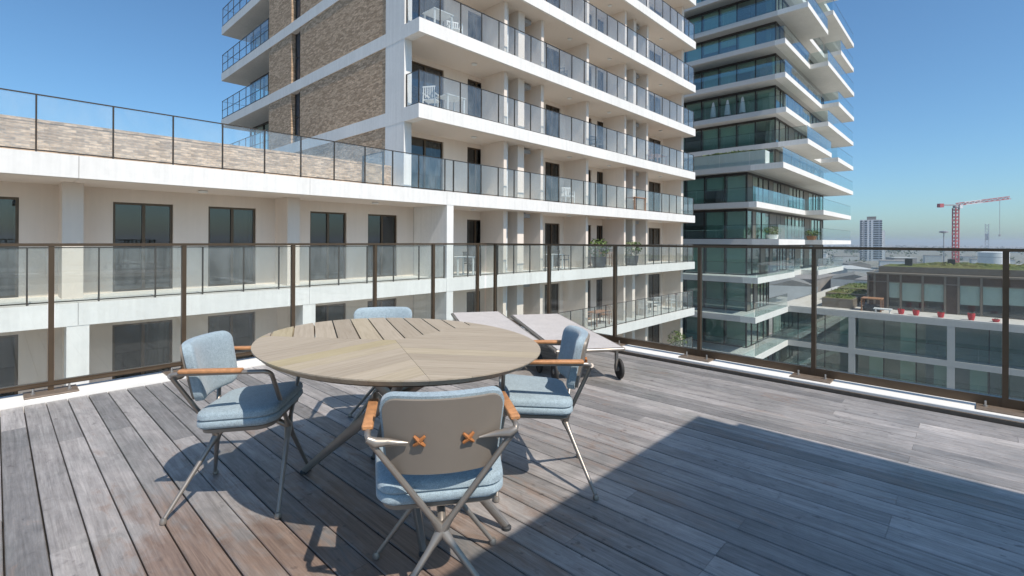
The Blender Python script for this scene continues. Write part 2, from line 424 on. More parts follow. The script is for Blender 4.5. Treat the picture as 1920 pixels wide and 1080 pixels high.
# ------------------------------------------------------------------ deck (floor of the terrace)
DX1, DY1 = 4.66, 4.93
deck = struct('deck', MB().box(-2.6, 5.06, -7.0, 5.26, -0.30, -0.05), 'under')
def plank_mesh(L):
    def f():
        mb=MB(); c=0.003; h=0.0558; pr=[(-h,-0.026),(h,-0.026),(h,-c),(h-c,0),(-h+c,0),(-h,-c)]; mb.add([(x,0,z) for x,z in pr]+[(x,L,z) for x,z in pr],[(0,1,2,3,4,5),(11,10,9,8,7,6)]+[(i,(i+1)%6,(i+1)%6+6,i+6) for i in range(6)]); return mb.mesh('plank','deck')
    return shared('plank_%.4f'%L, f)
joist=0.4575
rows=int((DX1+2.6)/0.117)
rd=random.Random(3)
forced={}                       # butt joints seen in the photograph: row -> Y
for X,Y in ((1.61,1.175),(2.18,0.717),(1.84,0.717),(1.95,0.717),(3.50,0.26),(3.90,0.26),(3.27,-0.20)):
    forced[round((X-0.03)/0.117-0.5)]=Y
for i in range(-22, 40):
    xc=0.03+0.117*(i+0.5)
    if xc+0.05>DX1: continue
    j0=forced.get(i, 0.26+joist*rd.choice((-2,-1,0,1,2,3,5,7,8,9)))
    cuts=[-0.95]
    for d in (-3.66,0,3.66):
        y=j0+d
        if -0.75<y<DY1-0.3: cuts.append(y)
    cuts.append(DY1)
    for a,b in zip(cuts,cuts[1:]):
        L=round(b-a-0.0012,4)
        o=link('plank', plank_mesh(L), deck, (xc+rd.uniform(-.0008,.0008), a+0.0006, rd.uniform(-0.0006,0.0006)))

# ------------------------------------------------------------------ kerb and glass balustrades
def kerb(name, label, x0,x1,y0,y1):
    k=MB().cbox(x0,x1,y0,y1,-0.10,0.035,0.006)
    return tag(part(name,k,'kerb'), label,'kerb')
kerb('white_kerb','white coated kerb along the far end of the deck boards',-2.6,5.06,4.94,5.19)
kerb('white_kerb','white coated kerb running beside the long edge of the deck',4.69,4.835,-7.0,4.932)
tag(part('edge_trim',MB().box(4.668,4.688,-7.0,4.93,-0.05,0.012),'plate'),'thin bronze edging strip between the boards and the long white kerb','trim')
tag(part('kerb_ledge',MB().box(4.837,5.06,-7.0,4.932,-0.10,0.012),'kerb'),'pale ledge under the long balustrade, outside the kerb','kerb')

def post_mesh():
    return shared('post', lambda: MB().box(-0.016,0.016,-0.022,0.022,0.035,1.14).mesh('post','bronze'))
def post_mesh_y():
    return shared('post_y', lambda: MB().box(-0.022,0.022,-0.016,0.016,0.035,1.14).mesh('post','bronze'))
def plate_mesh(alongx):
    def f():
        mb=MB()
        if alongx: mb.cbox(-0.15,0.15,-0.16,0.05,0.035,0.047,0.003)
        else: mb.cbox(-0.16,0.05,-0.15,0.15,0.035,0.047,0.003)
        return mb.mesh('base_plate','plate')
    return shared('plate%d'%alongx,f)
bolt=MB().lathe([(0.014,0.047),(0.014,0.056),(0.007,0.056),(0.007,0.085),(0.004,0.087)],seg=8).mesh('bolt','steel',True)
RY, RX = 5.115, 4.885
def balustrade(name,label,alongx,posts,ends):
    t=thing(name,label,'balustrade',(posts[0],RY,0) if alongx else (RX,posts[0],0),0,'glass balustrades of the deck')
    a,b=ends
    if alongx:
        part('top_rail',MB().box(a,b,RY-0.026,RY+0.026,1.14,1.162),'bronze',t)
        part('bottom_rail',MB().box(a,b,RY-0.012,RY+0.03,0.075,0.112).box(a,b,RY-0.03,RY-0.014,0.085,0.10),'bronze',t)
    else:
        part('top_rail',MB().box(RX-0.026,RX+0.026,a,b,1.14,1.162),'bronze',t)
        part('bottom_rail',MB().box(RX-0.02,RX+0.03,a,b,0.048,0.112),'bronze',t)
    for q in posts:
        loc=(q,RY,0) if alongx else (RX,q,0)
        link('post',post_mesh() if alongx else post_mesh_y(),t,loc)
        pl=link('base_plate',plate_mesh(alongx),t,loc)
        for sgn in (-1,1):
            link('bolt',bolt,pl,(q+sgn*0.10,RY-0.07,0) if alongx else (RX-0.07,q+sgn*0.10,0))
    seq=sorted(set([a,b]+list(posts)))
    for p,q in zip(seq,seq[1:]):
        if q-p<0.08: continue
        if alongx: boxobj('glass_pane','glass_rail',t,p+0.022,q-0.022,RY-0.005,RY+0.005,0.113,1.139)
        else: boxobj('glass_pane','glass_rail',t,RX-0.005,RX+0.005,p+0.022,q-0.022,0.113,1.139)
balustrade('glass_balustrade','bronze framed glass balustrade behind the table across the end of the deck',True,[-2.38,-1.50,-0.58,0.30,1.16,2.12,3.07,3.92,4.70],(-2.6,4.858))
balustrade('glass_balustrade','bronze framed glass balustrade beside the loungers along the sunny deck edge',False,[4.94,3.96,2.99,2.01,1.01,-0.16,-1.2,-2.2],(-2.6,5.141))

# ------------------------------------------------------------------ own building below the deck and the unseen shade canopy behind
t=thing('terrace_building','white building block carrying the wooden roof deck','building',(1.2,-3,-33))
part('wall',MB().box(-2.5,5.0,-7.0,5.2,-33,-0.62),'white',t)
part('slab',MB().box(-2.6,5.08,-7.0,5.28,-0.62,-0.301),'white',t)
PH=3.0
px=3.33-0.0753*PH; py=1.39-0.781*PH
t=thing('unseen_shade_canopy','unseen flat canopy on slim posts, shaped to shade the deck and admit sky light','canopy',(1.8,-2,0))  # added unseen: edge set by the deck shadow, open and short for sky fill
part('roof',MB().box(0.6,px,-3.1,py,PH-0.22,PH).box(px+0.001,px+0.06,-3.1,py-0.25,PH-0.18,PH),'lightgrey',t)
for x in (0.8,px-0.2):
    for y in (py-0.3,-2.9): part('post',MB().box(x-0.04,x+0.04,y-0.04,y+0.04,0.0,PH-0.221),'lightgrey',t)

# ------------------------------------------------------------------ outlines
def rrect(w,h,r,n=6,wb=None):
    """rounded rectangle outline function of an inset; wb = width of the lower edge"""
    wb=w if wb is None else wb
    def f(ins):
        pts=[]; rr=max(r-ins*0.6,0.004)
        for cxs,cys,a0 in ((1,1,0),(-1,1,90),(-1,-1,180),(1,-1,270)):
            ww=(w if cys>0 else wb)/2-ins; hh=h/2-ins
            for k in range(n+1):
                a=R(a0+90*k/n); pts.append((cxs*(ww-rr)+rr*math.cos(a), cys*(hh-rr)+rr*math.sin(a)))
        return pts
    return f
def fillet(pts, rad, n=5):
    out=[Vector(pts[0])]
    for a,b,c in zip(pts,pts[1:],pts[2:]):
        a,b,c=Vector(a),Vector(b),Vector(c); u=(a-b); v=(c-b); r=min(rad,u.length*.45,v.length*.45)
        p=b+u.normalized()*r; q=b+v.normalized()*r
        for k in range(n+1):
            s=k/n; out.append((p*(1-s)+b*s)*(1-s)+(b*(1-s)+q*s)*s)
    out.append(Vector(pts[-1])); return out

# ------------------------------------------------------------------ dining chairs
CH_GROUP='blue upholstered armchairs around the table'
def make_chair():
    t=thing('dining_armchair','','chair',(0,0,0))
    KR=Vector((0,-0.125,0.285)); KF=Vector((0,0.195,0.315))
    for s in (-1,1):
        path=[KR, (s*0.223,-0.215,0.628),(s*0.226,0.195,0.634),KF]
        pp=fillet(path,0.032,6); pp.insert(1,pp[0].lerp(pp[1],0.14)); pp.insert(-1,pp[-1].lerp(pp[-2],0.14))
        n=len(pp); rr=[0.0092]*n; rr[0]=0.019; rr[1]=0.0105; rr[-1]=0.018; rr[-2]=0.0098; rr[-3]=0.0095
        part('arm_frame',MB().tube(pp,rr,10),'tube',t,(0,0,0),60,True)
        # tapered bracket that carries the backrest
        part('bracket',MB().tube([(s*0.222,-0.212,0.622),(s*0.200,-0.212,0.610),(s*0.165,-0.198,0.604),(s*0.105,-0.206,0.600)],[0.011,0.016,0.012,0.003],8),'tube',t,(0,0,0),60,True)
        # oiled wood armrest
        fn=rrect(0.034,0.017,0.006,3)
        a=part('armrest',MB().rings(fn,[(0.004,-0.175),(0.0,-0.17),(0.0,0.075),(0.004,0.08)],lambda p,s=s:(s*0.2245+p[0],p[2],0.634+0.006+p[1])),'armwood',t,(0,0,0),40,True)
        for K,fy in ((KR,-0.235),(KF,0.225)):
            fx=s*0.222
            lg=part('leg',MB().tube([K,K.lerp(Vector((fx,fy,0.012)),0.16),(fx*0.97,fy*0.995,0.02)],[0.019,0.0112,0.008],10),'tube',t,(0,0,0),60,True)
            part('foot',MB().lathe([(0.0085,0.0),(0.0135,0.002),(0.0145,0.012),(0.0095,0.024)],(fx,fy,0),10),'tube',lg,(0,0,0),True,True)
    part('stretcher',MB().tube([KR,(0,-0.06,0.35),(0,0.12,0.355),KF],[0.014]*4,8),'tube',t,(0,0,0),60,True)
    sm=rrect(0.445,0.35,0.07,7,0.41)
    dz=lambda p:(p[0],p[1]+0.035,p[2]+0.018*(p[1]/0.22)-0.10*p[0]*p[0])
    part('seat_plate',MB().rings(sm,[(0.035,0.366),(0.02,0.372),(0.016,0.388)],dz),'shell',t,(0,0,0),40,True)
    seat=part('seat',MB().rings(sm,[(0.03,0.388),(0.008,0.394),(0.0,0.405),(0.0,0.421),(0.004,0.4265),(0.010,0.4285),(0.004,0.4305),(0.0,0.436),(0.001,0.450),(0.004,0.457),(0.011,0.4625),(0.03,0.466),(0.07,0.4675),(0.13,0.467)],dz),'fabric',t,(0,0,0),True,True)
    lean=R(13); zc=0.612
    def bk(off):
        def f(p):
            u,v,wd=p
            return (u, -0.205 + 1.35*u*u - v*math.sin(lean) + (wd+off)*math.cos(lean), zc + v*math.cos(lean) + (wd+off)*math.sin(lean)*0.6)
        return f
    def sheet(w,h,r,wb,nu,nv,w0,w1,f,bulge=0.0):
        vs=[]; fs=[]
        for wd in (w0,w1):
            for j in range(nv+1):
                v=-h/2*math.cos(math.pi*j/nv); W_=wb+(w-wb)*(v/h+0.5); e=abs(v)-(h/2-r)
                hw=W_/2-(r-math.sqrt(max(r*r-e*e,0)) if e>0 else 0)
                for i in range(nu+1):
                    u_=-math.cos(math.pi*i/nu); bl=bulge*math.sqrt(max(0,1-abs(u_)**9))*math.sqrt(max(0,1-abs(2*v/h)**9)) if wd==w1 else 0
                    vs.append(f((hw*u_,v,wd+bl)))
        K=(nu+1)*(nv+1); I=lambda i,j,l:l*K+j*(nu+1)+i
        for j in range(nv):
            for i in range(nu):
                fs.append((I(i,j,0),I(i,j+1,0),I(i+1,j+1,0),I(i+1,j,0))); fs.append((I(i,j,1),I(i+1,j,1),I(i+1,j+1,1),I(i,j+1,1)))
            fs.append((I(0,j,0),I(0,j,1),I(0,j+1,1),I(0,j+1,0))); fs.append((I(nu,j,0),I(nu,j+1,0),I(nu,j+1,1),I(nu,j,1)))
        for i in range(nu):
            fs.append((I(i,0,0),I(i+1,0,0),I(i+1,0,1),I(i,0,1))); fs.append((I(i,nv,0),I(i,nv,1),I(i+1,nv,1),I(i+1,nv,0)))
        return MB().add(vs,fs)
    part('backrest',sheet(0.387,0.264,0.05,0.347,30,26,0.0012,0.030,bk(0),0.021),'fabric',t,(0,0,0),60,True)
    sh=part('back_shell',sheet(0.372,0.247,0.045,0.33,24,20,-0.010,0.0012,bk(0)),'shell',t,(0,0,0),50,True)
    for s in (-1,1):
        cx=s*0.073; f=bk(0); mb=MB()
        for d in (-1,1):
            mb.tube([f((cx-0.016,-0.005-d*0.016,-0.016)),f((cx,-0.005,-0.020)),f((cx+0.016,-0.005+d*0.016,-0.016))],[0.0045,0.0075,0.0045],6)
        part('clip',mb,'clip',sh,(0,0,0),True,True)
    return t
ch0=make_chair()
def place(o,x,y,deg,label,jit=0):
    o.location=(x,y,0.0015); o.rotation_euler=(0,0,R(deg-90)); o['label']=label; o['group']=CH_GROUP
place(ch0,1.046,1.322,55,'blue armchair seen from behind, nearest the camera, its taupe back shell with two tan clips')
place(copy_tree(ch0),0.815,2.49,-40.5,'blue armchair on the left of the table, half in the sun, side on')
place(copy_tree(ch0),1.905,1.595,136,'blue armchair on the right of the table, in front of the loungers')
place(copy_tree(ch0),1.70,2.75,-126,'blue armchair behind the table, only its backrest showing above the tabletop')

# ------------------------------------------------------------------ oval table
TC=(1.283,1.955); TA,TB,TZ=0.575,0.735,0.735
tb=thing('dining_table','oval slatted teak table with crossed taupe legs amid four blue chairs','table',(TC[0],TC[1],0.0))
NE=96
ell=[(TA*math.cos(2*math.pi*k/NE),TB*math.sin(2*math.pi*k/NE)) for k in range(NE)]
def clip(poly,nx,ny,d):
    """keep the side where nx*x+ny*y<=d"""
    out=[]
    for i in range(len(poly)):
        p,q=poly[i],poly[(i+1)%len(poly)]; a=nx*p[0]+ny*p[1]-d; b=nx*q[0]+ny*q[1]-d
        if a<=0: out.append(p)
        if a*b<0:
            s=a/(a-b); out.append((p[0]+(q[0]-p[0])*s,p[1]+(q[1]-p[1])*s))
    return out
for sct in range(3):
    bis=66+120*sct; th=R(bis); ux,uy=math.cos(th),math.sin(th); nx,ny=-uy,ux
    sec=ell
    for e,sg in ((bis-60,1),(bis+60,-1)):
        ex,ey=math.cos(R(e)),math.sin(R(e)); ax,ay=ey*sg,-ex*sg
        sec=clip(sec,ax,ay,-0.0006)
    gap=0.0035 if sct==0 else 0.0007
    for k in range(-8,9):
        c=k*0.0985
        pl=clip(clip(sec,nx,ny,c+0.0492-gap),-nx,-ny,-(c-0.0492+gap))
        if len(pl)<3: continue
        A=sum(p[0]*q[1]-p[1]*q[0] for p,q in zip(pl,pl[1:]+pl[:1]))/2
        if abs(A)<4e-4: continue
        # local frame along the grain, so that the grain follows the plank
        lp=[(p[0]*ux+p[1]*uy,p[0]*nx+p[1]*ny) for p in pl]
        bp=[]
        for p in pl:
            on=abs((p[0]/TA)**2+(p[1]/TB)**2-1)<0.02; k_=0.962 if on else 1.0
            q=(p[0]*k_,p[1]*k_); bp.append((q[0]*ux+q[1]*uy,q[0]*nx+q[1]*ny))
        n_=len(lp); mb=MB().add([(*q,-0.026) for q in bp]+[(*q,-0.005) for q in lp]+[(*q,0) for q in lp],
            [tuple(range(n_-1,-1,-1)),tuple(range(2*n_,3*n_))]+[(i,(i+1)%n_,(i+1)%n_+n_,i+n_) for i in range(n_)]+[(i+n_,(i+1)%n_+n_,(i+1)%n_+2*n_,i+2*n_) for i in range(n_)])
        o=link('plank',mb.mesh('plank','teak'),tb,(0,0,TZ),th,True)
rim=lambda k:[(x*k,y*k) for x,y in ell]
rg=MB(); 
for k in range(NE):
    k2=(k+1)%NE
    o1,o2=rim(0.93)[k],rim(0.93)[k2]; i1,i2=rim(0.88)[k],rim(0.88)[k2]
    rg.add([(*i1,TZ-0.036),(*o1,TZ-0.036),(*o2,TZ-0.036),(*i2,TZ-0.036),(*i1,TZ-0.0265),(*o1,TZ-0.0265),(*o2,TZ-0.0265),(*i2,TZ-0.0265)],[(0,1,2,3),(4,5,6,7),(1,5,6,2),(0,3,7,4)])
part('rim',rg,'bronze',tb,(0,0,0),False,True)
part('support_plate',MB().prism(rim(0.42),TZ-0.045,TZ-0.0265),'bronze',tb,(0,0,0),False,True)
for fx,fy,tx,ty in ((-0.185,0.545,0.12,-0.33),(0.185,-0.545,-0.12,0.33),(-0.155,-0.435,0.15,0.30),(0.155,0.435,-0.15,-0.30)):
    lg=part('leg',MB().tube([(fx,fy,0.012),(fx*.35+tx*.28,fy*.35+ty*.28,0.40),(tx,ty,TZ-0.045)],[0.014,0.025,0.021],6,1.25),'tube',tb,(0,0,0),50,True)
    part('foot',MB().lathe([(0.016,0.0),(0.02,0.003),(0.02,0.012),(0.012,0.018)],(fx,fy,0),10),'darkmetal',lg,(0,0,0),True,True)

# ------------------------------------------------------------------ sun loungers
def make_lounger():
    t=thing('sun_lounger','','sun lounger',(0,0,0)); Lg=1.93; Wd=0.60     # x along, y across; origin at the wheel end
    zt=0.285
    for s in (-1,1):
        part('side_rail',MB().tube([(0.0,s*Wd/2,zt-0.012),(Lg,s*Wd/2,zt-0.012)],0.016,8),'tube',t,(0,0,0),60,True)
    for x in (0.0,Lg): part('end_rail',MB().tube([(x,-Wd/2,zt-0.012),(x,Wd/2,zt-0.012)],0.016,8),'tube',t,(0,0,0),60,True)
    part('cross_bar',MB().tube([(1.2,-Wd/2,zt-0.05),(1.2,Wd/2,zt-0.05)],0.012,8),'tube',t,(0,0,0),60,True)
    g=MB(); nx_,ny_=24,10
    vs=[]; fs=[]
    for lay in (0,1):
        for i in range(nx_+1):
            for j in range(ny_+1):
                y=-Wd/2+0.012+(Wd-0.024)*j/ny_; x=-0.012+(Lg+0.024)*i/nx_
                vs.append((x,y,zt+0.006-lay*0.005-0.018*(1-(2*j/ny_-1)**4)*math.sin(math.pi*i/nx_)))
    k0=(nx_+1)*(ny_+1)
    for i in range(nx_):
        for j in range(ny_):
            a=i*(ny_+1)+j; fs.append((a,a+ny_+1,a+ny_+2,a+1)); fs.append((k0+a,k0+a+1,k0+a+ny_+2,k0+a+ny_+1))
    part('sling',g.add(vs,fs),'sling',t,(0,0,0),40,True)
    for s in (-1,1):
        part('leg',MB().bar((0.07,s*(Wd/2-0.035),zt-0.02),(0.07,s*(Wd/2-0.035),0.07),0.022,0.03),'tube',t,(0,0,0),False,True)
        part('leg',MB().bar((1.62,s*(Wd/2-0.035),zt-0.02),(1.66,s*(Wd/2-0.035),0.0),0.03,0.022),'tube',t,(0,0,0),False,True)
        wh=part('wheel',MB().lathe([(0.05,-0.010),(0.082,-0.013),(0.088,-0.006),(0.088,0.006),(0.082,0.013),(0.05,0.010)],(0.07,s*(Wd/2-0.008),0.088),24,'y'),'tyre',t,(0,0,0),50,True)
        part('hub',MB().lathe([(0.018,-0.016),(0.022,-0.012),(0.022,0.012),(0.018,0.016)],(0.07,s*(Wd/2-0.008),0.088),12,'y'),'tube',wh,(0,0,0),50,True)
    return t
lo0=make_lounger()
def place_l(o,x,y,deg,label):
    o.location=(x,y,0.001); o.rotation_euler=(0,0,R(deg)); o['label']=label; o['group']='sun loungers in the deck corner'
place_l(lo0,3.47,2.36,54.6,'beige sling sun lounger closer to the long balustrade, wheel end in view')
place_l(copy_tree(lo0),3.13,2.98,56.5,'beige sling sun lounger half hidden behind the table')

# ------------------------------------------------------------------ apartment building across the court
GZ=-33.0
YF, YW, YB = 13.6, 15.6, 19.4           # slab edge, window wall, back of the rooms
XG, XE, XP = 9.79, 32.2, -9.0           # gable, far end, end of the low wing
T=[-9.35,-6.3,-3.23,-0.15,2.93,5.82,8.72,11.63,14.54,17.45,20.36]
SL=0.50
tower=thing('apartment_tower','cream apartment block with long white balconies and a brown brick gable','building',(21,22,GZ))
wing=thing('apartment_wing','low cream wing with white slab bands and a brick roof parapet behind glass','building',(0,18,GZ))

def window(parent,x0,x1,z0,z1,leaves,curtain=0,y=YW,mat='glass_win',dark='bronze'):
    fw=0.055; mb=MB()
    ya,yb=y+0.07,y+0.15
    mb.box(x0,x0+fw,ya,yb,z0,z1).box(x1-fw,x1,ya,yb,z0,z1).box(x0+fw,x1-fw,ya,yb,z1-fw,z1).box(x0+fw,x1-fw,ya,yb,z0,z0+0.05)
    W=(x1-x0-2*fw-(leaves-1)*0.07)/leaves
    for k in range(1,leaves):
        xm=x0+fw+k*W+(k-1)*0.07; mb.box(xm,xm+0.07,ya-0.012,yb-0.002,z0+0.05,z1-fw)
    f=part('window',mb,dark,parent)
    for k in range(leaves):
        xa=x0+fw+k*(W+0.07); boxobj('pane',mat,f,xa,xa+W,y+0.10,y+0.118,z0+0.05,z1-fw)
    if curtain:
        n=int((x1-x0)/0.09); cm=MB(); vs=[]; fs=[]
        w0,w1=(x0+0.05,x0+(x1-x0)*curtain) if curtain>0 else (x1+(x1-x0)*curtain,x1-0.05)
        n=max(8,int((w1-w0)/0.035))
        for i in range(n+1):
            xx=w0+(w1-w0)*i/n; yy=y+0.36+0.035*math.sin(i*1.15)+0.01*math.sin(i*0.37)
            vs+=[(xx,yy,z0+0.03),(xx,yy,z1-0.04),(xx,yy+0.006,z0+0.03),(xx,yy+0.006,z1-0.04)]
        for i in range(n):
            a=4*i; fs+=[(a,a+4,a+5,a+1),(a+2,a+3,a+7,a+6)]
        part('curtain',cm.add(vs,fs),'curtain',f,None,True)
    return f
def wall_with_openings(name,parent,x0,x1,z0,z1,ops,mat='cream',y=YW,d=0.30):
    mb=MB(); x=x0
    for a,b,za,zb in sorted(ops):
        if a>x: mb.box(x,a,y,y+d,z0,z1)
        if za>z0+0.01: mb.box(a,b,y,y+d,z0,za)
        if zb<z1-0.01: mb.box(a,b,y,y+d,zb,z1)
        x=b
    if x<x1: mb.box(x,x1,y,y+d,z0,z1)
    return part(name,mb,mat,parent)

rw=random.Random(11)
WT=[(10.70,12.45,2),(13.73,14.79,2),(18.9,20.1,2),(22.62,22.95,1),(23.5,24.5,2),(29.6,31.3,2)]
WP=[(-5.6,-4.3,2),(-3.0,-1.8,2),(-0.95,0.38,2),(2.03,3.29,2),(4.12,5.37,2),(7.01,8.27,2),(9.08,10.29,2)]
COLX=[-8.59,-3.69,1.21,6.10,11.02]

# slabs: the low wing and the tower share the lower storeys' lines
for i,z in enumerate(T):
    podium=z<3
    if podium:
        cuts=[XP]+[c+0.0 for c in COLX if c>XP]
        for a,b in zip(cuts,cuts[1:]):
            sb=part('slab',MB().box(a+0.004,b-0.004,YF,YB,z-SL+0.03,z),'white',wing); part('soffit',MB().box(a+0.004,b-0.004,YF+0.10,YW+0.28,z-SL+0.024,z-SL+0.0295),'soffit',sb)  # thin sheet under the slab carries the painted bounce tint
        cuts=[11.02,16.7,22.4,28.1,XE]
        for a,b in zip(cuts,cuts[1:]):
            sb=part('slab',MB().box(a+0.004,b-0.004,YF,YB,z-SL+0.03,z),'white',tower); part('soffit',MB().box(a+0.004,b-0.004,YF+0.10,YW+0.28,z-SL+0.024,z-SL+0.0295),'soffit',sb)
    else:
        cuts=[XG,16.7,22.4,28.1,XE]
        for k,(a,b) in enumerate(zip(cuts,cuts[1:])):
            part('slab',MB().box(a+(0 if k==0 else 0.003),b-0.003,YF,34.5 if k==0 else YB,z-SL+0.02,z),'white',tower)
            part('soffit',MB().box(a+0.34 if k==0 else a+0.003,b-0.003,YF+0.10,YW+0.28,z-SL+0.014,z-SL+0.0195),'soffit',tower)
    if z<-8: continue
    top=T[i+1] if i+1<len(T) else z+2.9
    z1=top-SL+(0.03 if top<3 else 0.02)
    # --- tower part of this storey
    xa=11.34 if z<2 else 10.12
    lst=[q for q in WT if q[0]>xa] if z>2 else [(11.55,11.95,1)]+WT[1:]
    ops=[(a,b,z+0.02,z+2.24) for a,b,n in lst]
    wall_with_openings('wall',tower,xa,31.6,z,z1,ops)
    for q,(a,b,n) in enumerate(lst):
        cur=rw.choice((0,0,0,0.45,-0.4,-0.3,0.9)) if not(q==0 and z>2) else -0.42
        window(tower,a,b,z+0.02,z+2.24,n,cur)
    # party walls, closets, pipes
    for a,b,yf in ((14.50,14.68,14.2),(16.88,17.06,14.2),(20.42,20.62,14.2),(24.10,24.28,14.2),(26.62,26.8,14.2)):
        part('party_wall',MB().box(a,b,yf,YW,z,z1),'cream',tower)
    part('party_wall',MB().box(31.6,31.92,14.3,YB,z,z1),'cream',tower)
    for a,b in ((15.52,15.92),(25.32,25.62)):
        part('closet',MB().box(a,b,14.35,YW,z,z1),'cream',tower)
    for x,y,r in ((15.03,14.55,0.055),(15.25,14.9,0.04),(24.62,14.6,0.055),(24.95,14.75,0.04),(26.35,14.9,0.045)):
        part('rain_pipe',MB().tube([(x,y,z),(x,y,z1)],r,8),'plastic',tower,None,60)
    for x in (16.35,26.15):
        hd=part('ceiling_unit',MB().box(x-0.22,x+0.22,14.55,14.85,z1-0.24,z1-0.06).box(x-0.03,x+0.03,14.66,14.74,z1-0.06,z1),'cranegrey',tower)
    part('back_wall',MB().box(10.12 if z>2 else 11.34,31.6,YB,YB+0.2,z,z1).box(16.9,17.1,YW+0.3,YB,z,z1).box(22.0,22.2,YW+.3,YB,z,z1).box(26.7,26.9,YW+.3,YB,z,z1),'inner',tower)
    lm=shared('ceil_light',lambda: MB().lathe([(0.11,0.0),(0.12,-0.02),(0.10,-0.05),(0.02,-0.055)],seg=14).mesh('ceiling_light','plastic',40))
    for x in (13.1,19.4,23.0,29.0): link('ceiling_light',lm,tower,(x,14.5,z1-0.012))
    if z<2 and podium:
        for x in (-2.0,3.7,8.7): link('ceiling_light',lm,wing,(x,14.5,z1-0.012))
    # --- balustrade on the tower slab edge
    def rail(parent,xs,z,ret=None,y=13.70,mat='glass_balc'):
        h=1.17; xa_,xb_=xs[0],xs[-1]; mb=MB().box(xa_,xb_,y-0.018,y+0.018,z+h-0.022,z+h).box(xa_,xb_,y-0.012,y+0.012,z+0.03,z+0.055)
        if ret: mb.box(xa_-0.0,xa_+0.03,y+0.019,ret,z+h-0.022,z+h).box(xa_,xa_+0.024,y+0.019,ret,z+0.03,z+0.055)
        rl=part('balustrade',mb,'darkframe',parent)
        pm=shared('bpost',lambda: MB().box(-0.014,0.014,-0.022,0.022,0.0,1.148).mesh('post','darkframe'))
        for x in xs: link('post',pm,rl,(x,y,z))
        for a,b in zip(xs,xs[1:]): boxobj('glass_pane',mat,rl,a+0.018,b-0.018,y-0.006,y+0.006,z+0.056,z+h-0.023)
        if ret:
            boxobj('glass_pane',mat,rl,xa_+0.006,xa_+0.018,y+0.03,ret-0.02,z+0.056,z+h-0.023)
            link('post',pm,rl,(xa_+0.012,ret-0.03,z))
        return rl
    base=[12.75,13.68,14.6,15.6,16.62,17.55,18.5,19.5,20.5,21.5,22.5,23.5,24.55,25.6,26.6,27.6,28.6,29.6,30.6,31.3,32.12]
    if podium: rail(tower,[11.4,12.1]+base,z)
    else: rail(tower,[9.86,10.75,11.7]+base,z,14.46)
    # --- low wing part of this storey
    if podium and z<2:
        ops=[(a,b,z+0.02,z+2.27) for a,b,n in WP]
        wall_with_openings('wall',wing,XP,11.02,z,z1,ops)
        for q,(a,b,n) in enumerate(WP):
            window(wing,a,b,z+0.02,z+2.27,n,rw.choice((0,0,0,0,-0.4,0.3)))
        for c in COLX[:-1]:
            yf=14.68 if z>-1 else 13.61
            part('column',MB().box(c-0.18,c+0.18,yf,YW if z>-1 else 14.1,z,z1),'white' if z<-1 else 'cream',wing)
            if z<-1: part('party_wall',MB().box(c-0.1,c+0.1,14.1,YW,z,z1),'cream',wing)
        part('party_wall',MB().box(11.03,11.33,13.61,YW,z,z1),'white',wing)
        part('back_wall',MB().box(XP,11.3,YB,YB+0.2,z,z1).box(1.1,1.3,YW+.3,YB,z,z1).box(6.0,6.2,YW+.3,YB,z,z1),'inner',wing)
    if podium:
        xs=[XP+0.05+0.98*k for k in range(21)]; xs=[x for x in xs if x<10.9]
        xs=[-8.9,-7.7,-6.5,-5.3,-4.1,-2.95,-1.8,-0.7,0.45,1.55,2.55,3.5,4.42,5.3,6.15,7.02,7.95,8.9,9.9,10.98]
        if z>2: rail(wing,xs[:8]+[0.57,1.78,2.88,3.92,4.92,5.88,6.86,7.86,8.85,9.87,11.0,11.39],z)
        else: rail(wing,xs,z)

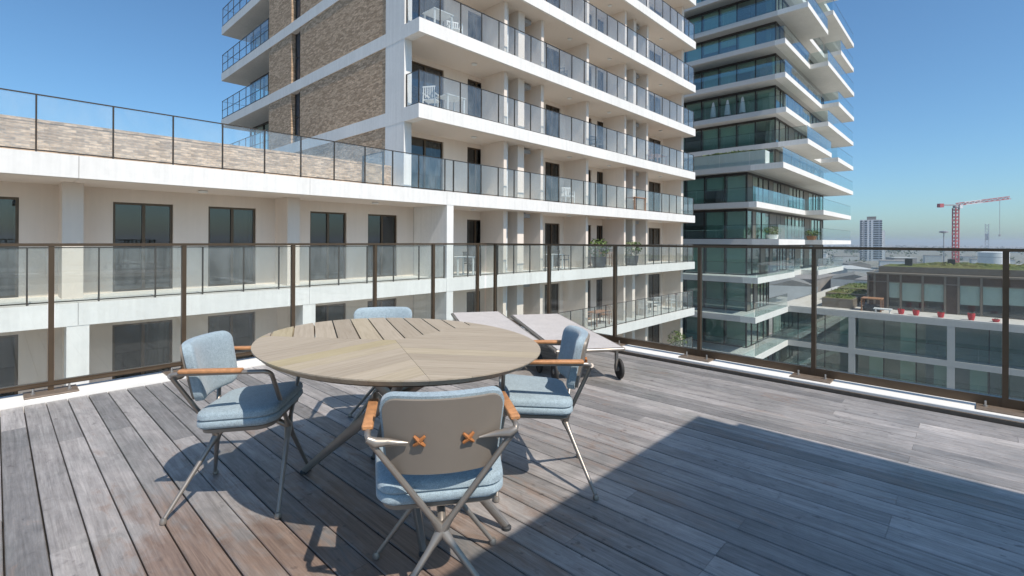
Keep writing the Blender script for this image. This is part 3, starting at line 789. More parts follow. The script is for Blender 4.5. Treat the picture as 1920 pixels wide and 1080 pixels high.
# party wall continues under the tower corner; front column and gable of the tower
for i,z in enumerate(T):
    if z<2.9: continue
    top=T[i+1] if i+1<len(T) else z+2.9
    z1=top-SL+0.02
    part('corner_column',MB().box(XG+0.006,XG+0.32,14.47,15.66,z,z1),'white',tower)
    part('gable_wall',MB().box(XG+0.03,XG+0.33,15.661,23.0,z,z1).box(XG+0.03,XG+0.33,24.0,26.8,z,z1),'brick',tower)
    f=part('slit_window',MB().box(XG+0.22,XG+0.30,23.0,23.06,z,z1).box(XG+0.22,XG+0.30,23.94,24.0,z,z1).box(XG+0.21,XG+0.29,23.48,23.53,z,z1).box(XG+0.22,XG+0.30,23.06,23.94,z+1.25,z+1.31),'darkframe',tower)
    for ya,yb in ((23.06,23.48),(23.53,23.94)):
        for za,zb in ((z,z+1.25),(z+1.31,z1)): boxobj('pane','farwin',f,XG+0.25,XG+0.262,ya,yb,za,zb)
    # rear corner glazing behind its own balcony
    gw=MB(); ys=[26.9,28.4,29.9,31.4,32.9,33.6]
    for y in ys: gw.box(11.18,11.28,y-0.04,y+0.04,z,z1)
    gw.box(11.18,11.28,26.94,33.56,z1-0.12,z1).box(11.18,11.28,26.94,33.56,z,z+0.10)
    f=part('rear_glazing',gw,'darkframe',tower)
    for a,b in zip(ys,ys[1:]): boxobj('pane','glass_green',f,11.22,11.235,a+0.04,b-0.04,z+0.10,z1-0.12)
    part('core',MB().box(12.4,31.6,YB+0.3,33.6,z,z1).box(10.2,12.4,YB+0.3,26.75,z,z1),'inner',tower)
    h=1.15; ys=[26.9,28.0,29.1,30.2,31.3,32.4,33.4,34.4]
    rl=part('balustrade',MB().box(XG+0.02,XG+0.05,26.82,34.45,z+h-0.03,z+h).box(XG+0.02,XG+0.05,26.82,34.45,z+0.55,z+0.57).box(XG+0.02,XG+0.05,26.82,34.45,z+0.04,z+0.07).box(XG+0.05,13,34.42,34.45,z+h-0.03,z+h),'darkframe',tower)
    for y in ys: boxobj('post','darkframe',rl,XG+0.02,XG+0.05,y-0.015,y+0.015,z,z+h-0.03)
    for a,b in zip(ys,ys[1:]): boxobj('glass_pane','glass_balc',rl,XG+0.03,XG+0.04,a+0.02,b-0.02,z+0.07,z+h-0.031)
part('core',MB().box(11.3,31.9,YB+0.3,33.8,GZ,2.3).box(11.34,31.9,YW,YB+0.29,GZ,T[0]-SL),'inner',tower)
part('core',MB().box(XP,11.2,YB+0.3,33.8,GZ,2.3).box(XP,11.3,YW,YB+0.29,GZ,T[0]-SL),'inner',wing)
part('roof',MB().box(XP,XG-0.01,YB+0.01,33.9,2.32,2.9),'roofgrey',wing)
# brick parapet with rowlock coping, on the wing roof
pa=part('parapet',MB().box(XP,XG,15.25,15.50,2.932,3.80),'brick',wing)
cm=MB(); x=XP
part('coping',MB().box(XP,XG,15.235,15.515,3.80,3.865),'brick',pa)
# glass return between the roof terraces
rt=part('return_rail',MB().box(8.62,8.66,13.9,15.2,4.04,4.07).box(8.62,8.66,13.9,13.95,2.935,4.04).box(8.62,8.66,15.15,15.2,2.935,4.04),'darkframe',wing)
boxobj('glass_pane','glass_balc',rt,8.634,8.646,13.95,15.15,2.98,4.04)

# ------------------------------------------------------------------ second tower, glass and staggered balconies
tz=lambda k:1.43+3.0*(k-2)
glassT=thing('balcony_tower','glazed tower with staggered white balconies beyond the cream block','building',(60,22,GZ))
XB=72.0
BAL={ # level: left edge X, [front steps (x0,x1,Yfront)]
 11:(49.0,[(49.0,57.4,12.4),(57.4,64.0,10.8),(64.0,72,12.4)]),
 10:(49.0,[(49.0,60.0,12.4),(60.0,72,10.8)]),
 9:(49.2,[(49.2,57.4,10.75),(57.4,64.2,12.4),(64.2,72.0,10.8)]),
 8:(48.4,[(48.4,57.5,12.35),(57.5,72,10.75)]),
 7:(48.5,[(48.5,62.8,12.35),(62.8,72,10.75)]),
 6:(49.0,[(49.0,57.9,12.4),(57.9,72,10.8)]),
 5:(49.6,[(49.6,59.6,10.8),(59.6,62.9,12.4),(62.9,72,10.8)]),
 4:(42.0,[(42.0,72,10.8)]),
 3:(41.6,[(41.6,57.0,12.6),(57.0,72,11.0)]),
 2:(42.4,[(42.4,50.6,11.2),(50.6,56.6,12.6),(56.6,72,11.0)]),
 1:(40.3,[(40.3,51.0,12.1),(51.0,55.4,12.6),(55.4,68,11.1)]),
 0:(39.8,[(39.8,48.78,12.1)]),
 -1:(39.8,[(39.8,48.78,12.1)]),
 -2:(39.8,[(39.8,48.78,12.1)]),
}
rt_=random.Random(5)
for k,(xl,steps) in BAL.items():
    z=tz(k); th=0.46
    lower=k<=3
    gx=42.7 if k<=3 else 50.5           # glass wall facing the court
    gy=13.7                             # glass wall facing the deck side
    mb=MB()
    slab=part('slab',MB().box(xl,XB if k>0 else 48.78,13.2,36,z-th,z),'lightgrey',glassT)
    for a,b,y in steps:
        part('balcony_slab',MB().box(a+0.002,b-0.002,y,13.199,z-th,z),'white',slab)
    if k>=11: continue
    z1=tz(k+1)-th
    if k+1==4: gx=42.7
    # glazing on the court face
    fr=MB(); ys=[gy+0.0]+[gy+1.75*q for q in range(1,12)]
    for y in ys: fr.box(gx-0.05,gx+0.05,y-0.05,y+0.05,z,z1)
    fr.box(gx-0.05,gx+0.05,ys[0],ys[-1],z1-0.22,z1-0.001).box(gx-0.05,gx+0.05,ys[0],ys[-1],z,z+0.07)
    f=part('court_glazing',fr,'darkframe',glassT)
    for a,b in zip(ys,ys[1:]):
        boxobj('pane','glass_green',f,gx-0.01,gx+0.01,a+0.05,b-0.05,z+0.07,z1-0.22)
        u=rt_.random()
        if u<0.8: boxobj('blind','blind',f,gx+0.25,gx+0.27,a+0.12,b-0.12,z+0.1 if u<0.6 else z+1.2*rt_.random()+.3,z1-0.25)
    # glazing on the deck-facing side, with brown piers
    fr=MB(); xs=[]; x=gx+0.05
    while x<XB-1.5: xs.append(x); x+=rt_.choice((0.9,1.3,1.6,2.2))
    xs.append(XB-1.4)
    if k<1: xs=[q for q in xs if q<48.6]+[48.7]
    for x in xs: fr.box(x-0.05,x+0.05,gy-0.05,gy+0.05,z,z1)
    fr.box(xs[0],xs[-1],gy-0.05,gy+0.05,z1-0.2,z1-0.001).box(xs[0],xs[-1],gy-0.05,gy+0.05,z,z+0.06)
    f=part('deck_side_glazing',fr,'darkframe',glassT)
    for a,b in zip(xs,xs[1:]):
        if rt_.random()<0.28: boxobj('pier','browntrim',f,a+0.05,b-0.05,gy-0.04,gy+0.16,z+0.06,z1-0.2)
        else:
            boxobj('pane','glass_green',f,a+0.05,b-0.05,gy-0.01,gy+0.01,z+0.06,z1-0.2)
            if rt_.random()<0.5: boxobj('curtain','curtain',f,a+0.1,b-0.1-(b-a)*0.3*rt_.random(),gy+0.25,gy+0.28,z+0.08,z1-0.22)
    part('inner_core',MB().box(gx+3.2,XB-1.4 if k>0 else 49,gy+3.2,36,z,z1),'inner',glassT)
    part('inner_column',MB().box(gx+0.6,gx+1.0,gy+0.6,gy+1.0,z,z1),'inner',glassT)
    # glass balustrades on the balcony edges
    h=1.15; rl=None
    gm='glass_far'
    bal=MB()
    for a,b,y in steps:
        bal.box(a+0.04,b-0.04,y+0.05,y+0.07,z+h,z+h+0.02)
    bal.box(xl+0.04,xl+0.06,steps[0][2]+0.06,30,z+h,z+h+0.02)
    rl=part('balustrade',bal,'darkframe',glassT)
    for q,(a,b,y) in enumerate(steps):
        n=max(1,round((b-a)/2.6)); ws=(b-a)/n
        for j in range(n): boxobj('glass_pane',gm,rl,a+j*ws+0.06,a+(j+1)*ws-0.02,y+0.05,y+0.066,z+0.002,z+h)
        yp=steps[q-1][2] if q else 13.2
        if q and y<yp-0.2: boxobj('glass_pane',gm,rl,a+0.045,a+0.059,y+0.08,yp,z+0.002,z+h)
    y=steps[0][2]+0.1
    while y<28:
        boxobj('glass_pane',gm,rl,xl+0.042,xl+0.058,y+0.02,y+2.38,z+0.002,z+h); y+=2.4
part('base',MB().box(42.7,72,13.9,36,GZ,tz(-2)-0.46),'inner',glassT)

# ------------------------------------------------------------------ podium with the brown roof pavilion
XQ=48.8
pod=thing('podium_block','long white framed glazed block with red pots on its terrace','building',(52,0,GZ))
part('core',MB().box(XQ+3.5,76,-16,13.6,GZ,tz(0)-0.45),'inner',pod)
for k in (0,-1,-2,-3):
    z=tz(k)
    part('slab',MB().box(XQ,XQ+3.5 if k<0 else 76,-16,13.68 if k<0 else 13.19,z-0.44,z),'lightgrey',pod)
    if k<=-3: continue
    z0=tz(k-1); z1=z-0.44
    cols=(7.37,1.25,-4.9,-11)
    for c in cols: part('column',MB().box(XQ+0.01,XQ+0.45,c-0.22,c+0.22,z0,z1),'lightgrey',pod)
    edges=[13.6,7.37,1.25,-4.9,-11,-16]
    for a,b in zip(edges,edges[1:]):
        n=3; fr=MB(); w_=(a-b)/n; xg=XQ+0.95
        if a>13:
            for q_ in (0,1): part('stair_flight',MB().bar((xg+1.1+q_*0.9,12.6-q_*0.3,z0+0.1),(xg+1.1+q_*0.9,8.4-q_*0.3,z1-0.1),0.5,0.22),'white',pod)
        for q in range(n+1): fr.box(xg-0.03,xg+0.05,b+q*w_-0.03,b+q*w_+0.03,z0,z1)
        f=part('window',fr,'darkframe',pod)
        for q in range(n):
            boxobj('pane','glass_green',f,xg,xg+0.02,b+q*w_+0.03,b+(q+1)*w_-0.03,z0,z1)
            if rt_.random()<0.35: boxobj('curtain','blind',f,xg+0.4,xg+0.43,b+q*w_+0.1,b+q*w_+w_*0.5,z0,z1-0.1)
    bl=part('balustrade',MB().box(XQ+0.06,XQ+0.08,-16,12.0,z0+1.08,z0+1.10),'darkframe',pod)
    y=-15.9
    while y<11.5:
        boxobj('glass_pane','glass_far',bl,XQ+0.062,XQ+0.076,y,y+2.2,z0+0.002,z0+1.08); y+=2.24
z=tz(0)
part('paving',MB().box(XQ+0.25,76,-15.9,11.9,z+0.004,z+0.03),'terrace',pod)
part('upstand',MB().box(XQ+0.02,XQ+0.24,-15.9,12.0,z+0.001,z+0.10),'lightgrey',pod)
pav=thing('roof_pavilion','brown clad flat pavilion with pale blinds on the podium terrace','building',(56,0,z))
PX=52.9; PZ=-1.52
yy=[6.8,6.35,5.42,4.55,3.12,1.73,0.92,-0.40,-1.68,-2.9,-4.2,-5.5,-8.0,-11]
clad=MB(); z0=z+0.03
part('roof',MB().box(PX-0.12,62,-11.1,6.92,PZ-0.02,PZ+0.10),'browntrim',pav)
part('parapet',MB().box(PX+1.2,61,-11,6.2,PZ+0.101,PZ+0.62),'browntrim',pav)
part('core',MB().box(PX+2.6,61.8,-10.9,6.7,z0,PZ-0.021),'inner',pav)
part('side_wall',MB().box(PX,61.8,6.70,6.80,z0,PZ-0.021),'brown',pav)
solid={0,1,5}
for q,(a,b) in enumerate(zip(yy,yy[1:])):
    part('mullion',MB().box(PX-0.06,PX+0.10,a-0.07,a+0.07,z0,PZ-0.021),'browntrim',pav)
    part('header_panel',MB().box(PX,PX+0.08,b+0.07,a-0.07,PZ-0.62,PZ-0.021),'brown',pav)
    part('header_trim',MB().box(PX-0.02,PX+0.10,b+0.07,a-0.07,PZ-0.70,PZ-0.62),'browntrim',pav)
    if q in solid: part('wall_panel',MB().box(PX,PX+0.08,b+0.07,a-0.07,z0,PZ-0.70),'brown',pav)
    else:
        f=part('window',MB().box(PX,PX+0.08,b+0.07,a-0.07,z0,z0+0.06),'browntrim',pav)
        boxobj('pane','glass_clear',f,PX+0.03,PX+0.045,b+0.07,a-0.07,z0+0.06,PZ-0.70)
        boxobj('blind','blind',f,PX+0.10,PX+0.115,b+0.09,a-0.09,z0+0.82+0.1*(q%3),PZ-0.70)
def mound(name,parent,x0,x1,y0,y1,z,h,nx=24,ny=30,mat='sedum',seed=1):
    r=random.Random(seed); vs=[]; fs=[]
    hh=[[h*(0.25+0.75*r.random())*min(1,3*min(i,nx-i)/nx+0.02)*min(1,4*min(j,ny-j)/ny+0.02) for j in range(ny+1)] for i in range(nx+1)]
    for i in range(nx+1):
        for j in range(ny+1): vs.append((x0+(x1-x0)*i/nx,y0+(y1-y0)*j/ny,z+hh[i][j]))
    for i in range(nx):
        for j in range(ny):
            a=i*(ny+1)+j; fs.append((a,a+ny+1,a+ny+2,a+1))
    return part(name,MB().add(vs,fs),mat,parent,None,False)
mound('sedum_roof',pav,PX+1.35,60.8,-10.8,6.0,PZ+0.625,0.42,30,60,'sedum',2)
for x,y in ((55.5,4.0),(56.5,1.2)):
    part('roof_vent',MB().box(x,x+0.7,y,y+0.5,PZ+0.6,PZ+1.3),'darkmetal',pav)

# ------------------------------------------------------------------ balcony and terrace furniture
def make_chair_small(mat):
    t=thing('balcony_chair','','chair',(0,0,0))
    part('seat',MB().cbox(-0.24,0.24,-0.24,0.24,0.42,0.46,0.008),mat,t,(0,0,0),False,True)
    mb=MB()
    for k in range(6): mb.box(-0.22+k*0.082,-0.19+k*0.082,-0.27,-0.25,0.48,0.86)
    mb.box(-0.24,0.24,-0.275,-0.245,0.86,0.90)
    part('backrest',mb,mat,t,(0,0,0),False,True)
    for s in (-1,1):
        part('leg',MB().bar((s*0.22,0.22,0.64),(s*0.23,0.24,0),0.03,0.03),mat,t,(0,0,0),False,True)
        part('leg',MB().bar((s*0.22,-0.25,0.64),(s*0.23,-0.27,0),0.03,0.03),mat,t,(0,0,0),False,True)
        part('armrest',MB().box(s*0.22-0.025,s*0.22+0.025,-0.28,0.25,0.64,0.665),mat,t,(0,0,0),False,True)
    return t
def make_table_small(mat,w=0.9,d=0.7,h=0.73):
    t=thing('balcony_table','','table',(0,0,0))
    part('top',MB().cbox(-w/2,w/2,-d/2,d/2,h-0.03,h,0.006),mat,t,(0,0,0),False,True)
    for a in (-1,1):
        for b in (-1,1): part('leg',MB().box(a*(w/2-0.06)-0.025,a*(w/2-0.06)+0.025,b*(d/2-0.06)-0.025,b*(d/2-0.06)+0.025,0,h-0.03),mat,t,(0,0,0),False,True)
    return t
def put(o,x,y,z,deg,label,group):
    o.location=(x,y,z); o.rotation_euler=(0,0,R(deg)); o['label']=label; o['group']=group; return o
cw=make_chair_small('plastic'); tw=make_table_small('plastic'); cd=make_chair_small('wood'); td=make_table_small('wood',1.3,0.7); cg=make_chair_small('darkmetal')
GB='balcony chairs of the cream block'; GT='balcony tables of the cream block'
put(cw,10.9,14.35,T[5],-60,'white slatted chair at the brick corner, two balconies above the wing roof line',GB)
put(tw,11.75,14.3,T[5],0,'white table beside the slatted chair at the corner balcony',GT)
put(copy_tree(tw),11.1,14.25,T[6],0,'white table on the corner balcony at the top edge of the picture',GT)
put(copy_tree(cw),12.0,14.4,T[6],160,'white chair beside the topmost corner balcony table',GB)
put(cg,10.35,14.9,T[5],20,'dark chair against the corner window, behind the white slatted chair',GB)
put(copy_tree(cw),19.2,14.4,T[4],150,'white chair on the balcony level with the wing roof',GB)
put(copy_tree(tw),12.35,14.4,T[3],0,'white table just past the white end column, at deck level',GT)
put(copy_tree(cg),13.1,14.6,T[3],200,'dark chair by the white table at deck level',GB)
put(copy_tree(tw),18.0,14.4,T[3],0,'white table mid way along the balcony at deck level',GT)
put(copy_tree(cg),18.9,14.5,T[3],190,'dark chair mid way along the balcony at deck level',GB)
put(td,22.3,14.5,T[3],0,'reddish wooden table between the two leafy planters',GT)
put(cd,23.2,14.5,T[3],90,'reddish wooden chair between the two leafy planters',GB)
put(copy_tree(td),21.9,14.4,T[2],0,'reddish wooden table one floor below the leafy planters',GT)
put(copy_tree(cd),22.9,14.6,T[2],100,'reddish wooden chair with the wooden table, one floor below the planters',GB)
put(copy_tree(cd),21.0,14.6,T[2],-80,'reddish wooden chair nearer the loungers, one floor below the planters',GB)
put(copy_tree(tw),27.6,14.4,T[2],0,'white table towards the far end, one floor below deck level',GT)
put(copy_tree(cw),28.6,14.5,T[2],110,'white chair just past the white table, one floor below deck level',GB)
put(copy_tree(cw),26.7,14.4,T[2],-70,'white chair just before the white table, one floor below deck level',GB)
put(copy_tree(cw),30.4,14.4,T[2],70,'white chair alone at the very end, one floor below deck level',GB)

put(copy_tree(cg),21.6,14.35,T[5],170,'dark chair half way along the balcony two storeys above deck level',GB)
put(copy_tree(td),28.4,14.4,T[5],0,'wooden table near the far end of the balcony two storeys above deck level',GT)
put(copy_tree(cd),27.3,14.4,T[5],-80,'wooden chair near the far end of the balcony two storeys above deck level',GB)
put(copy_tree(cg),18.6,14.4,T[6],200,'dark chair on the balcony three storeys above deck level',GB)
put(copy_tree(td),24.9,13.95,T[4],0,'wooden table on the far half of the wing roof level balcony',GT)
def leaves(n,rx,ry,rz,size,seed,mb=None,c=(0,0,0)):
    r=random.Random(seed); mb=mb or MB()
    for _ in range(n):
        while True:
            p=Vector((r.uniform(-1,1),r.uniform(-1,1),r.uniform(-1,1)))
            if 0.15<p.length<1: break
        p=Vector((p.x*rx+c[0],p.y*ry+c[1],p.z*rz+c[2]))
        a=Vector((r.uniform(-1,1),r.uniform(-1,1),r.uniform(-0.6,1))).normalized(); b=a.cross(Vector((r.uniform(-1,1),r.uniform(-1,1),r.uniform(-1,1)))).normalized()
        s=size*r.uniform(0.6,1.3)
        mb.add([p-a*s,p+b*s*0.45,p+a*s,p-b*s*0.45],[(0,1,2,3)])
    return mb
def plant(label,x,y,z,w,h,ph=0.45,mat='leaf',pot='pot',seed=1,group='potted plants on balconies'):
    t=thing('potted_plant',label,'plant',(x,y,z),0,group)
    part('pot',MB().lathe([(w*0.32,0.0),(w*0.42,ph),(w*0.38,ph),(w*0.37,ph-0.05)],seg=14),pot,t,(0,0,0),50,True)
    part('stem',MB().tube([(0,0,ph-0.05),(0.02,0.01,ph+(h-ph)*0.4)],0.02,6),'wood',t,(0,0,0),False,True)
    part('foliage',leaves(260,w*0.62,w*0.62,(h-ph)*0.52,0.09,seed,None,(0,0,ph+(h-ph)*0.5)),mat,t,(0,0,0),False,True)
    return t
plant('bushy green plant in a dark pot left of the wooden balcony table',21.3,14.0,T[3],0.95,1.5,0.55,seed=3)
plant('second bushy green plant, right of the wooden balcony table',24.6,14.0,T[3],0.95,1.4,0.55,seed=4)
plant('leafy plant low on the cream block beside its end wall',30.9,14.2,T[1],1.0,1.6,0.5,'leaf','plastic',9)
plant('yellow green plant on the glazed tower, at eye level',46.8,12.9,tz(2),1.3,1.15,0.4,'leaf','plastic',5)
plant('darker plant next along the eye level balcony of the glazed tower',56.9,12.0,tz(2),1.2,1.0,0.4,'leaf','wood',6)

# folded parasols on the sixth storey of the glazed tower
for k,(y,lb) in enumerate(((19.2,'white folded parasol on the glazed tower, closest to the cream block'),(17.8,'white folded parasol on the glazed tower, middle of three'),(16.4,'white folded parasol on the glazed tower, closest to its corner'))):
    t=thing('folded_parasol',lb,'parasol',(49.75,y,tz(6)),0,'folded parasols on the glazed tower')
    part('canopy',MB().lathe([(0.30,0.25),(0.27,0.5),(0.20,1.2),(0.09,1.75),(0.02,1.82)],seg=10),'plastic',t,(0,0,0),50,True)
    part('pole',MB().tube([(0,0,0),(0,0,0.3)],0.03,8),'steel',t,(0,0,0),False,True)
    part('base',MB().lathe([(0.28,0.0),(0.28,0.05),(0.05,0.07)],seg=12),'pot',t,(0,0,0),50,True)
# long white planter with a clipped green hedge
t=thing('planter_trough','long white planter with low green planting on the glazed tower','planter',(42.5,15,tz(4)))
for k in range(5):
    part('panel',MB().box(42.12,42.16,12.15+k*1.15,12.15+k*1.15+1.12,tz(4)+0.02,tz(4)+1.12),'white',t)
part('trough',MB().box(42.161,43.2,12.13,17.95,tz(4)+0.02,tz(4)+1.10),'white',t)
part('foliage',leaves(900,0.5,2.9,0.16,0.11,21,None,(42.66,15.05,tz(4)+1.18)),'leaf',t)

# podium terrace: red pots, planters, sedum beds, seating
for k,(y,x,h,lb) in enumerate(((4.27,50.0,0.42,'red pot on the podium terrace, closest to the wooden framed seat'),(3.35,50.0,0.42,'red pot on the podium terrace, second from the wooden framed seat'),(1.87,50.0,0.40,'red pot on the podium terrace in front of the solid brown panel'),(0.16,49.9,0.52,'tallest red pot on the podium terrace'),(-1.15,50.1,0.2,'low red bowl on the podium terrace beside the tallest pot'))):
    t=thing('red_pot',lb,'pot',(x,y,tz(0)+0.03),0,'red pots on the podium terrace')
    part('body',MB().lathe([(0.15,0),(0.21,h*0.5),(0.22,h),(0.19,h),(0.18,h-0.05)],seg=16),'redpot',t,(0,0,0),50,True)
    part('foliage',leaves(30,0.12,0.12,0.08,0.05,30+k,None,(0,0,h)),'leafdark',t,(0,0,0),False,True)
def big_planter(label,x0,x1,y0,y1,h,seed):
    t=thing('grey_planter',label,'planter',((x0+x1)/2,(y0+y1)/2,tz(0)+0.03),0,'grey planters on the podium terrace')
    part('box',MB().cbox(x0,x1,y0,y1,tz(0)+0.03,tz(0)+h,0.03),'browntrim',t)
    mound('soil_planting',t,x0+0.08,x1-0.08,y0+0.08,y1-0.08,tz(0)+h,0.22,16,14,'sedum',seed)
    part('foliage',leaves(420,(x1-x0)/2.1,(y1-y0)/2.1,0.12,0.10,seed,None,((x0+x1)/2,(y0+y1)/2,tz(0)+h+0.12)),'leaf',t)
big_planter('grey planter with bright low planting beside the brown pavilion',50.8,54.0,7.6,9.9,0.85,41)
big_planter('grey planter with yellow green planting behind the nearer planter',57.0,61.5,7.6,10.8,0.8,42)
big_planter('wide grey planter with ochre planting at the back of the podium',64.0,72.0,7.0,11.0,0.8,43)
t=thing('wooden_day_bed','dark seat in an orange wooden frame at the pavilion corner','seat',(50.8,6.2,tz(0)+0.03))
z=tz(0)+0.03
for x in (50.2,51.5):
    for y in (5.6,6.9): part('post',MB().box(x-0.05,x+0.05,y-0.05,y+0.05,z,z+1.0),'wood',t)
part('frame',MB().box(50.15,51.55,5.55,6.95,z+1.0,z+1.08),'wood',t)
part('cushion',MB().cbox(50.25,51.45,5.66,6.84,z+0.25,z+0.5,0.05),'darkmetal',t)
part('seat_base',MB().box(50.25,51.45,5.66,6.84,z,z+0.25),'darkmetal',t)
t=thing('white_terrace_bench','low white bench on the podium terrace next to the red pots','bench',(49.6,5.3,z))
part('seat',MB().cbox(49.35,49.85,4.8,6.0,z+0.3,z+0.4,0.02),'plastic',t)
for y in (4.95,5.85):
    part('leg',MB().box(49.4,49.8,y-0.04,y+0.04,z,z+0.3),'plastic',t)

# ------------------------------------------------------------------ the ground and the far port
import math as _m
gm=MB(); N=64; RAD=9000
vs=[(0,0,GZ)]; rads=[60,200,600,2000,RAD]
for r_ in rads:
    for k in range(N): vs.append((r_*_m.cos(2*_m.pi*k/N),r_*_m.sin(2*_m.pi*k/N),GZ))
fs=[(0,1+k,1+(k+1)%N) for k in range(N)]
for q in range(len(rads)-1):
    for k in range(N):
        a=1+q*N+k; b=1+q*N+(k+1)%N; fs.append((a,a+N,b+N,b))
struct('ground',gm.add(vs,fs),'ground')
def polar(d,deg): return d*_m.cos(R(deg)), d*_m.sin(R(deg))
rf=random.Random(77)
shedproto={}
for k in range(46):
    d=rf.choice((380,520,640,760,900,1100,1400,1800,2300,2900))*rf.uniform(0.9,1.12); a=rf.uniform(-14,15)
    x,y=polar(d,a); L=rf.uniform(25,80); W=rf.uniform(14,34); H=rf.uniform(5,13)
    t=thing('far_shed','pale flat roofed shed among the distant port buildings','shed',(x,y,GZ),R(rf.choice((0,8,90,97,20))),'distant port sheds')
    part('wall',MB().box(-L/2,L/2,-W/2,W/2,0,H),rf.choice(('shed','shed','farwhite','shedroof')),t,(0,0,0),False,True)
    rm=MB()
    if rf.random()<0.5: rm.box(-L/2-.3,L/2+.3,-W/2-.3,W/2+.3,H,H+0.5)
    else: rm.add([(-L/2,-W/2,H),(L/2,-W/2,H),(L/2,W/2,H),(-L/2,W/2,H),(-L/2,0,H+W*0.14),(L/2,0,H+W*0.14)],[(0,1,5,4),(2,3,4,5),(0,4,3),(1,2,5),(0,3,2,1)])
    part('roof',rm,rf.choice(('shedroof','roofgrey','shed')),t,(0,0,0),False,True)
wm=MB()
for k in range(620):
    d=rf.uniform(420,3800)**1.0; a=rf.uniform(-16,17); x,y=polar(d,a)
    if rf.random()<0.35: d=rf.uniform(2600,5200); x,y=polar(d,a)
    s=rf.uniform(3.0,6.5)*(1 if d<1500 else 1.7)
    leaves(22 if d<1500 else 12,s,s,s*0.8,s*0.42,k,wm,(x,y,GZ+s*0.9))
tag(part('far_woods',wm,'leafdark'),'band of dark green trees across the flat port land','trees',None,'stuff')
# distant residential tower
x,y=polar(900*1.24,7.15)
t=thing('far_apartment_tower','grey and white high rise standing alone on the horizon','building',(x,y,GZ),R(7.2))
Wd,Hh=33.0,76.0
part('wall',MB().box(0,24,-Wd/2,Wd/2,0,Hh).box(-0.6,0,-Wd/2+14,-Wd/2+16.5,0,Hh).box(-0.6,0,-Wd/2+20,-Wd/2+22,0,Hh).box(-.6,0,-Wd/2+28,-Wd/2+30,0,Hh),'farwhite',t,(0,0,0),False,True)
part('side_wing',MB().box(4,22,-Wd/2-4.5,-Wd/2,0,Hh*0.74),'farwhite',t,(0,0,0),False,True)
part('roof_plant',MB().box(4,20,-8,6,Hh,Hh+6),'roofgrey',t,(0,0,0),False,True)
part('dark_cladding',MB().box(-0.4,0,Wd/2-7,Wd/2,0,Hh-3),'cranegrey',t,(0,0,0),False,True)
wmesh=MB().box(-0.25,0.1,-2.0,2.0,0,2.3).mesh('window','farwin')
for r_ in range(18):
    for yc in (-14.8,-9.8,-5.8,-0.3,7.2,8.0+5.6):
        link('window',wmesh,t,(-0.35 if yc>12 else 0,yc,4+r_*4.0),0,True)

# red tower crane
x,y=404.8,8.5
t=thing('tower_crane','red lattice tower crane rising behind the brown pavilion','crane',(x,y,GZ),R(-46.6))
def lattice(mb,a,b,w,n,th,tri=False):
    a=Vector(a); b=Vector(b); ax=(b-a).normalized(); up=Vector((0,0,1)) if abs(ax.z)<0.9 else Vector((1,0,0))
    s=ax.cross(up).normalized(); u=s.cross(ax)
    cs=[(-1,-1),(1,-1),(0,1)] if tri else [(-1,-1),(1,-1),(1,1),(-1,1)]
    P=lambda i,k:a.lerp(b,i/n)+s*cs[k][0]*w/2+u*cs[k][1]*w/2
    for k in range(len(cs)): mb.bar(P(0,k),P(n,k),th,th)
    for i in range(n):
        for k in range(len(cs)):
            k2=(k+1)%len(cs); mb.bar(P(i,k) if i%2 else P(i,k2),P(i+1,k2) if i%2 else P(i+1,k),th*0.6,th*0.6)
    return mb
MH=57.5
part('mast',lattice(MB(),(0,0,0),(0,0,MH-2),2.1,26,0.42),'red',t,(0,0,0),False,True)
part('slewing_ring',MB().lathe([(1.4,MH-2),(1.5,MH-1.2),(1.3,MH-0.6)],seg=12),'cranegrey',t,(0,0,0),False,True)
part('jib',lattice(MB(),(0,0,MH+0.2),(33,0,MH+4.6),1.5,20,0.34,True),'red',t,(0,0,0),False,True)
part('jib_middle',lattice(MB(),(5.2,0,MH+0.9),(15.6,0,MH+2.3),1.65,6,0.36,True),'farwhite',t,(0,0,0),False,True)
part('counter_jib',MB().box(-10.5,0,-0.9,0.9,MH-0.5,MH+0.2),'cranegrey',t,(0,0,0),False,True)
part('counterweight',MB().box(-10.6,-8.2,-1.1,1.1,MH-1.6,MH+0.7),'red',t,(0,0,0),False,True)
part('cab',MB().box(0.9,2.6,-1.9,-0.5,MH-2.2,MH-0.1),'farwhite',t,(0,0,0),False,True)
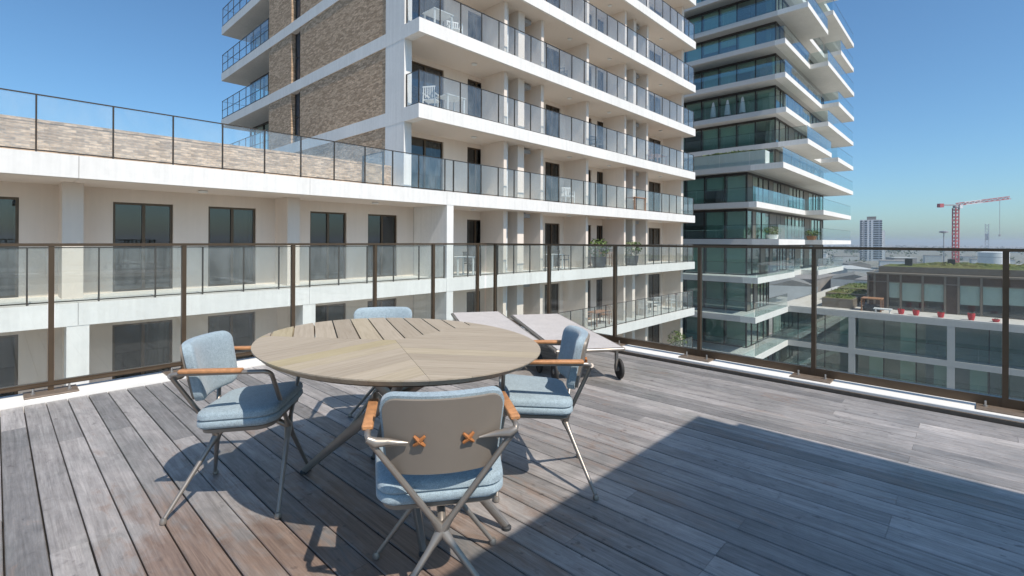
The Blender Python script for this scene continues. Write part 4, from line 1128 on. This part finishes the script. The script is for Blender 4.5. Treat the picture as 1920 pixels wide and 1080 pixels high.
part('hook_cable',MB().bar((27,0,MH+3),(27,0,MH-18),0.16,0.16).box(26.6,27.4,-.3,.3,MH-19.2,MH-18),'cranegrey',t,(0,0,0),False,True)
# white tank, lamp mast and antenna mast
t=thing('storage_tank','white cylindrical storage tank behind the brown pavilion','tank',(351,-7.0,GZ))
part('shell',MB().lathe([(5.9,0),(5.9,29.2)],seg=32),'silo',t,(0,0,0),60,True)
part('roof',MB().lathe([(5.95,29.2),(5.95,29.5),(0.4,30.4)],seg=32),'silo',t,(0,0,0),60,True)
for kk,zz in enumerate((9.0,18.0,27.0)): part('band',MB().lathe([(5.93,zz),(5.98,zz+.1),(5.93,zz+.2)],seg=32),'cranegrey',t,(0,0,0),60,True)
x,y=polar(430,1.97)
t=thing('lamp_mast','thin high lamp mast beside the red crane','lamp',(x,y,GZ))
part('pole',MB().tube([(0,0,0),(0,0,41)],[0.5,0.25],8),'cranegrey',t,(0,0,0),False,True)
part('lamp_head',MB().lathe([(0.5,40.5),(2.4,41),(2.4,41.8),(0.4,42.2)],seg=12),'cranegrey',t,(0,0,0),False,True)
x,y=polar(420,-0.75)
t=thing('antenna_mast','pale lattice antenna mast at the picture edge','mast',(x,y,GZ))
part('mast',lattice(MB(),(0,0,0),(0,0,46),1.6,22,0.28),'farwhite',t,(0,0,0),False,True)
part('antenna_drum',MB().lathe([(0.9,36),(0.9,40)],seg=10),'farwhite',t,(0,0,0),False,True)

# ------------------------------------------------------------------ summer haze over the flat land
hm=MB().box(-9100,9100,-9100,9100,GZ-1.0,34.0)
hz=part('haze',hm,None); hz['kind']='stuff'; hz['label']='thin pale summer haze over the whole flat port land'
hmat=bpy.data.materials.new('haze'); hmat.use_nodes=True; ht=hmat.node_tree
ht.nodes.remove(ht.nodes['Principled BSDF']); vol=ht.nodes.new('ShaderNodeVolumePrincipled')
vol.inputs['Density'].default_value=0.00019; vol.inputs['Color'].default_value=(0.86,0.92,1.0,1); vol.inputs['Anisotropy'].default_value=0.3
ht.links.new(vol.outputs[0],ht.nodes['Material Output'].inputs['Volume']); hz.data.materials.append(hmat)
